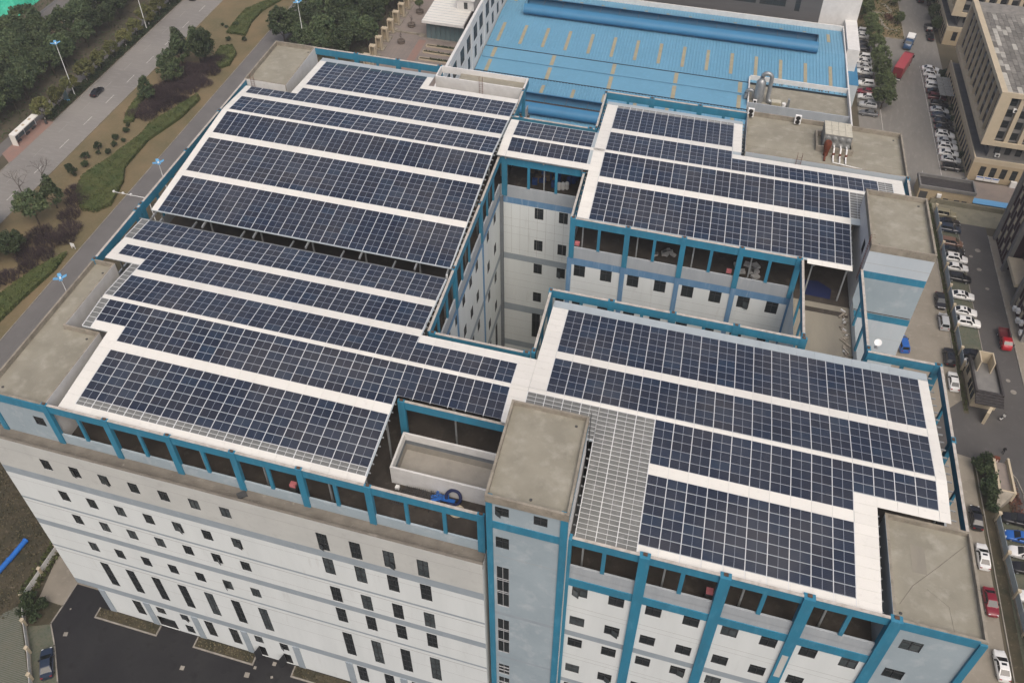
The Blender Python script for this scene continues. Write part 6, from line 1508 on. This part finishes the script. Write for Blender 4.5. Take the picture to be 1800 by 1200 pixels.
MB().obox((127.6,74.9),(.45,.9),(-.9,.45),2.6,.5,0,2.9).build('buttress', 'beige_pale', gh)
gt = thing('gate_wall', W(127.9,60.5,0), 'hollow concrete gate wall with dark red name plate at its end', 'gate wall')
MB().box(126.5,126.9,57.2,64.0,0,2.4).box(128.9,129.25,57.2,64.6,0,2.4).box(126.9,128.9,57.2,57.5,0,2.4).build('wall', 'beige_pale', gt)
MB().box(126.9,128.9,57.5,64.0,0,1.6).build('trough', 'plaza_paver', gt)
for i in range(8): MB().box(126.44,126.5,58.2+i*.72,58.6+i*.72,1.1,1.9).build('slot', 'steel_dark', gt)
MB().box(126.3,127.7,64.0,64.5,0,2.5).build('name_plate', 'rust_red', gt)
b = MB()
for k in range(3):
    x = 126.5+k*.4; b.box(x,x+.26,63.97,63.99,1.9,1.96); b.box(x+.1,x+.16,63.97,63.992,1.45,2.2); b.box(x,x+.26,63.97,63.991,1.6,1.66)
b.build('plate_mark', 'white_plastic', gt)
MB().faces([(126.5,57.2,0),(128.9,57.2,0),(128.9,57.2,2.4),(126.5,57.2,2.4),(126.1,54.6,0),(126.6,54.6,0),(126.6,54.6,1.2),(126.1,54.6,1.2)], [(0,4,7,3),(3,7,6,2),(1,2,6,5)]).build('ramp_wall', 'parapet_concrete', gt)
kerb('gate_kerb', [(129.3,65.0),(130.9,62.5),(131.5,59.5),(131.2,54.2)], .18, .13)
# scooter by the gate, traffic cone like barrier, blue pipes on waste ground
def scooter(u, v, hd, label):
    global t
    t = thing('scooter', W(u,v,.01), label, 'scooter', None, hd)
    lb('deck','black_plastic',-.3,.35,-.16,.16,.25,.35); lb('seat','black_plastic',-.75,-.1,-.15,.15,.68,.80); lb('body','white_plastic',-.8,-.15,-.17,.17,.35,.68); lb('shield','white_plastic',.35,.45,-.22,.22,.3,.95); lb('handlebar','black_plastic',.32,.38,-.33,.33,.98,1.03)
    for x in (-.6,.62): local_child('wheel', WHEEL[0], t, (x,0,.22), (R(90),0,0), (.68,.68,.5))
scooter(130.6,76.0,.9,'white scooter standing in front of the guard house'); scooter(133.4,151.3,.3,'white scooter at the corner of the beige office')
for k, (a, c) in enumerate(((( -26.6,-2.0),(-26.2,.6)),((-26.1,.9),(-25.7,4.3)))):
    t = thing('drain_pipe', W(*a,0), ('lower' if k == 0 else 'upper') + ' blue plastic pipe length lying on the waste ground', 'pipe', 'blue pipes on the waste ground')
    MB().tube([(*a,.42),(*c,.42)], .42, 12).build('pipe', 'blue_plastic', t, 50); MB().tube([(*c,.42),(c[0]+.03,c[1]+.25,.42)], .47, 12).build('collar', 'blue_plastic', t, 50)
# planting beds in front of the annex
for i, (u0, u1) in enumerate(((-8.1,2.4),(8.4,18.1),(24.0,33.0),(38.5,48))):
    t = thing('planting_bed', W((u0+u1)/2,-2.9,0), 'kerbed bed of dry soil at the foot of the white facade, %s from the ramp' % ('first','second','third','fourth')[i], 'planting bed', 'beds along the facade')
    MB().box(u0,u1,-3.85,-3.65,0,.22).box(u0,u0+.2,-3.65,-2.15,0,.22).box(u1-.2,u1,-3.65,-2.15,0,.22).build('kerb', 'kerb', t); MB().box(u0+.2,u1-.2,-3.65,-2.15,0,.15).build('soil', 'rough_ground', t)
    b = MB(False); rs = random.Random(60+i)
    for _ in range(160): leaf_quad(b, Vector(W(rs.uniform(u0+.3,u1-.3),rs.uniform(-3.5,-2.3),.2+rs.random()*.2)), .18, rs, .6)
    b.build('weeds', M['dry_weed'], t)['kind'] = 'stuff'

# ---------------------------------------------------------------- clutter on the terraces
rs = random.Random(12)
t = thing('satellite_dish', W(93.9,36.7,ZT), 'white satellite dish on the corner of the blue frame', 'satellite dish')
d = MB(False).lathe((0,0,0), [(.05,0),(.26,.03),(.42,.10),(.45,.13),(.41,.12),(.24,.06)], 20).build('dish', 'white_plastic', t, 60); d.location = W(94.0,36.8,ZT+.75); d.rotation_euler = (R(28),R(-10),0)
MB().tube([(93.9,36.7,ZT),(94.0,36.8,ZT+.75)], .05, 6).build('mast', 'steel_grey', t); MB().box(93.7,94.1,36.5,36.9,ZT+.02,ZT+.1).build('foot', 'steel_grey', t)
def cube_thing(name, label, cat, u, v, z, s, m, grp=None, rz=0.0, part='body'):
    t = thing(name, W(u,v,z), label, cat, grp, rz); o = drop(MB(False).box(-s[0]/2,s[0]/2,-s[1]/2,s[1]/2,0,s[2]).build(part, m)); local_child(part, o, t); return t
for i in range(40):
    v = 37.2 + i*.34; u = 92.35 + rs.uniform(-.35,.4)
    k = rs.choice(('scrap','scrap','scrap','scrap_metal'))
    t = cube_thing('scrap_piece', 'discarded board or offcut in the scrap row along the link deck parapet', 'scrap', u, v, ZD+rs.uniform(.0,.05), (rs.uniform(.3,1.3),rs.uniform(.08,.3),rs.uniform(.05,.3)), k, 'scrap row on the link deck', rs.uniform(0,3.1), 'board')
for i in range(9):
    u, v = 65.5+rs.random()*3, 55.0+rs.random()*1.6
    cube_thing('sack', 'pale brick-shaped bag among the heap under the rear right canopy', 'sack', u, v, ZD, (.8,.45,.35), 'sack_pale', 'bags under the rear right canopy', rs.uniform(0,3), 'bag')
for i in range(7):
    u, v = 77.2+rs.random()*3.2, 54.2+rs.random()*2.6
    cube_thing('plastic_bundle', 'bundle of crumpled pale sheeting under the rear right canopy', 'bundle', u, v, ZD, (1.1,.8,.35), 'sack_pale', 'bundles under the rear right canopy', rs.uniform(0,3), 'sheeting')
for u, v, lab in ((54.3,52.2,'pink red bucket at the left end of the rear right parapet'),(76.3,52.3,'pink red bucket before the pale bundles'),(30.0,1.2,'pink red bucket behind the front left parapet'),(76.8,1.2,'pink red bucket behind the front right parapet')):
    t = thing('bucket', W(u,v,ZD), lab, 'bucket'); MB().box(u-.35,u+.35,v-.3,v+.3,ZD,ZD+1.7).build('stand', 'steel_dark', t); MB().box(u-.35,u+.35,v-.3,v+.3,ZD+1.7,ZD+2.1).build('box', 'pink_paper', t)
for i in range(22):
    u, v = 43.6+rs.random()*5.2, 67.2+rs.random()*3.6
    cube_thing('crate', 'brown crate in the heap under the rear link canopy', 'crate', u, v, ZD, (rs.uniform(.6,1.0),rs.uniform(.5,.8),rs.uniform(.5,1.5)), rs.choice(('sack_brown','sack_brown','blue_drum')), 'crates under the rear link canopy', rs.uniform(0,.4), 'box')
for i, (u, v) in enumerate(((48.9,67.0),(49.5,67.2),(50.1,67.5))):
    t = thing('drum', W(u,v,ZD), 'white plastic drum beside the crates under the rear link canopy', 'drum', 'white drums'); MB().lathe((u,v,ZD), [(.3,0),(.34,.15),(.34,1.15),(.2,1.3)], 12).build('body', 'white_plastic', t, 40)
for i, (u, v) in enumerate(((50.2,69),(50.9,69.4),(50.6,70.2),(51.2,70.4))):
    t = thing('drum', W(u,v,ZD), 'dark blue plastic drum behind the white drums', 'drum', 'blue drums'); MB().lathe((u,v,ZD), [(.36,0),(.4,.15),(.4,1.1),(.3,1.2)], 12).build('body', 'blue_drum', t, 40)
t = thing('tarpaulin', W(88.6,53.6,ZD), 'dark blue tarpaulin spread on the deck under the canopy edge', 'tarpaulin'); MB().faces([(86.6,52.6,ZD+.03),(90.6,52.5,ZD+.03),(90.8,54.4,ZD+.25),(89,55.6,ZD+.35),(86.6,55.4,ZD+.3)], [(0,1,2,3,4)]).build('sheet', 'navy_hose', t)
# notch terrace: mesh racks, blue panels, hose coil
for i in range(5):
    u0, v0 = 41.0+i*1.0, 3.4+rs.uniform(-.3,.5)
    t = thing('mesh_rack', W(u0+.5,v0+.8,ZD), 'dark green wire mesh rack lying on the notch terrace', 'rack', 'mesh racks on the notch terrace')
    b = MB(); z = ZD+.25+.14*i
    for k in range(7): b.tube([(u0+k*.25,v0,z),(u0+k*.25+.2,v0+2.2,z+.05)], .022, 4, cap=False)
    for k in range(8): b.tube([(u0,v0+k*.3,z+.03),(u0+1.6,v0+k*.3,z+.03)], .022, 4, cap=False)
    b.build('mesh', 'steel_dark', t)
    b = MB()
    for x, y in ((0,0),(1.5,0),(.2,2.2),(1.6,2.1)): b.tube([(u0+x,v0+y,ZD),(u0+x,v0+y,z)], .03, 4)
    b.build('leg', 'steel_dark', t)
for i in range(8):
    cube_thing('blue_board', 'blue plastic board strewn in a heap on the notch terrace', 'board', 45.6+rs.random()*1.9, 4.6+rs.random()*1.1, ZD+.1+.1*i, (rs.uniform(.8,1.7),rs.uniform(.25,.5),.06), 'blue_plastic', 'blue boards on the notch terrace', rs.uniform(0,3), 'board')
def torus(name, label, cat, c, R1, r, m, tilt):
    t = thing(name, W(*c), label, cat); b = MB(False); pts = [(R1*math.cos(R(a)),R1*math.sin(R(a)),0) for a in range(0,361,18)]; b.tube(pts, r, 8, cap=False); me = drop(b.build('coil', m, smooth=70)); local_child('coil', me, t, (0,0,0), tilt); return t
torus('hose_coil', 'navy blue hose coil leaning on the white basin', 'hose', (47.9,5.35,ZD+.85), .85, .2, 'navy_hose', (R(55),0,0)); torus('rope_ring', 'pale tan ring lying beside the hose coil', 'ring', (48.6,4.2,ZD+.1), .75, .14, 'beige_pale', (0,0,0))
cube_thing('white_box', 'small white box by the corner of the basin', 'box', 41.1, 5.3, ZD, (.45,.45,.4), 'white_plastic')

# ---------------------------------------------------------------- person by the gate
def person(u, v, hd, label, top, legs):
    me = bpy.data.meshes.new('body'); bm = bmesh.new()
    J = {'pel':(0,0,.92),'chest':(0.02,0,1.30),'neck':(.03,0,1.50),'head':(.06,0,1.64),'crown':(.06,0,1.74),'hl':(0,.10,.88),'kl':(.16,.11,.50),'al':(.10,.11,.08),'tl':(.26,.12,.04),'hr':(0,-.10,.88),'kr':(-.02,-.11,.48),'ar':(-.24,-.11,.10),'tr':(-.10,-.12,.04),
         'sl':(.02,.20,1.42),'el':(-.10,.25,1.14),'wl':(.03,.25,.92),'fl':(.08,.25,.82),'sr':(.02,-.20,1.42),'er':(.02,-.26,1.13),'wr':(.20,-.24,.95),'fr':(.26,-.23,.86)}
    rad = dict(pel=.15,chest=.17,neck=.065,head=.105,crown=.07,hl=.10,kl=.07,al=.05,tl=.045,hr=.10,kr=.07,ar=.05,tr=.045,sl=.08,el=.055,wl=.04,fl=.045,sr=.08,er=.055,wr=.04,fr=.045)
    vs = {k: bm.verts.new(p) for k, p in J.items()}
    for a, c in (('pel','chest'),('chest','neck'),('neck','head'),('head','crown'),('pel','hl'),('hl','kl'),('kl','al'),('al','tl'),('pel','hr'),('hr','kr'),('kr','ar'),('ar','tr'),('chest','sl'),('sl','el'),('el','wl'),('wl','fl'),('chest','sr'),('sr','er'),('er','wr'),('wr','fr')): bm.edges.new((vs[a],vs[c]))
    keys = list(J); bm.to_mesh(me); bm.free()
    ob = bpy.data.objects.new('body', me); COL.objects.link(ob)
    sk = ob.modifiers.new('skin','SKIN'); 
    for i, k in enumerate(keys):
        me.skin_vertices[0].data[i].radius = (rad[k], rad[k]); me.skin_vertices[0].data[i].use_root = (k == 'pel')
    ob.modifiers.new('sub','SUBSURF').levels = 2
    dg = bpy.context.evaluated_depsgraph_get(); nm = bpy.data.meshes.new_from_object(ob.evaluated_get(dg)); bpy.data.objects.remove(ob); nm.name = 'body'
    nm.materials.clear()
    for m in (top, legs, 'skin', 'black_plastic'): nm.materials.append(M[m])
    for p in nm.polygons:
        c = p.center; p.use_smooth = True
        p.material_index = 2 if (c.z > 1.53 or (abs(c.y) > .19 and c.z < .93 and c.z > .7)) else (1 if c.z < .95 else 0)
        if c.z > 1.68 or (c.z > 1.56 and c.x < .02): p.material_index = 3
        if c.z < .09: p.material_index = 3
    t = thing('person', W(u,v,.015), label, 'person', None, hd); local_child('body', nm, t); return t
person(129.4,67.6,heading(.3,1),'person in black clothes walking across the gate apron','cloth_black','cloth_black')

# ---------------------------------------------------------------- damp grey air
hz = MB(False).box(-420,420,-140,520,-1.2,140).build('haze', [])
hz['kind'] = 'stuff'; hz['label'] = 'thin grey haze over the district'
hm = bpy.data.materials.new('haze'); hm.use_nodes = True; nt = hm.node_tree
for n in list(nt.nodes): nt.nodes.remove(n)
out = nt.nodes.new('ShaderNodeOutputMaterial'); pv = nt.nodes.new('ShaderNodeVolumePrincipled')
pv.inputs['Color'].default_value = (.88,.90,.92,1); pv.inputs['Density'].default_value = .0003; pv.inputs['Anisotropy'].default_value = .2
nt.links.new(pv.outputs[0], out.inputs['Volume']); hz.data.materials.append(hm)
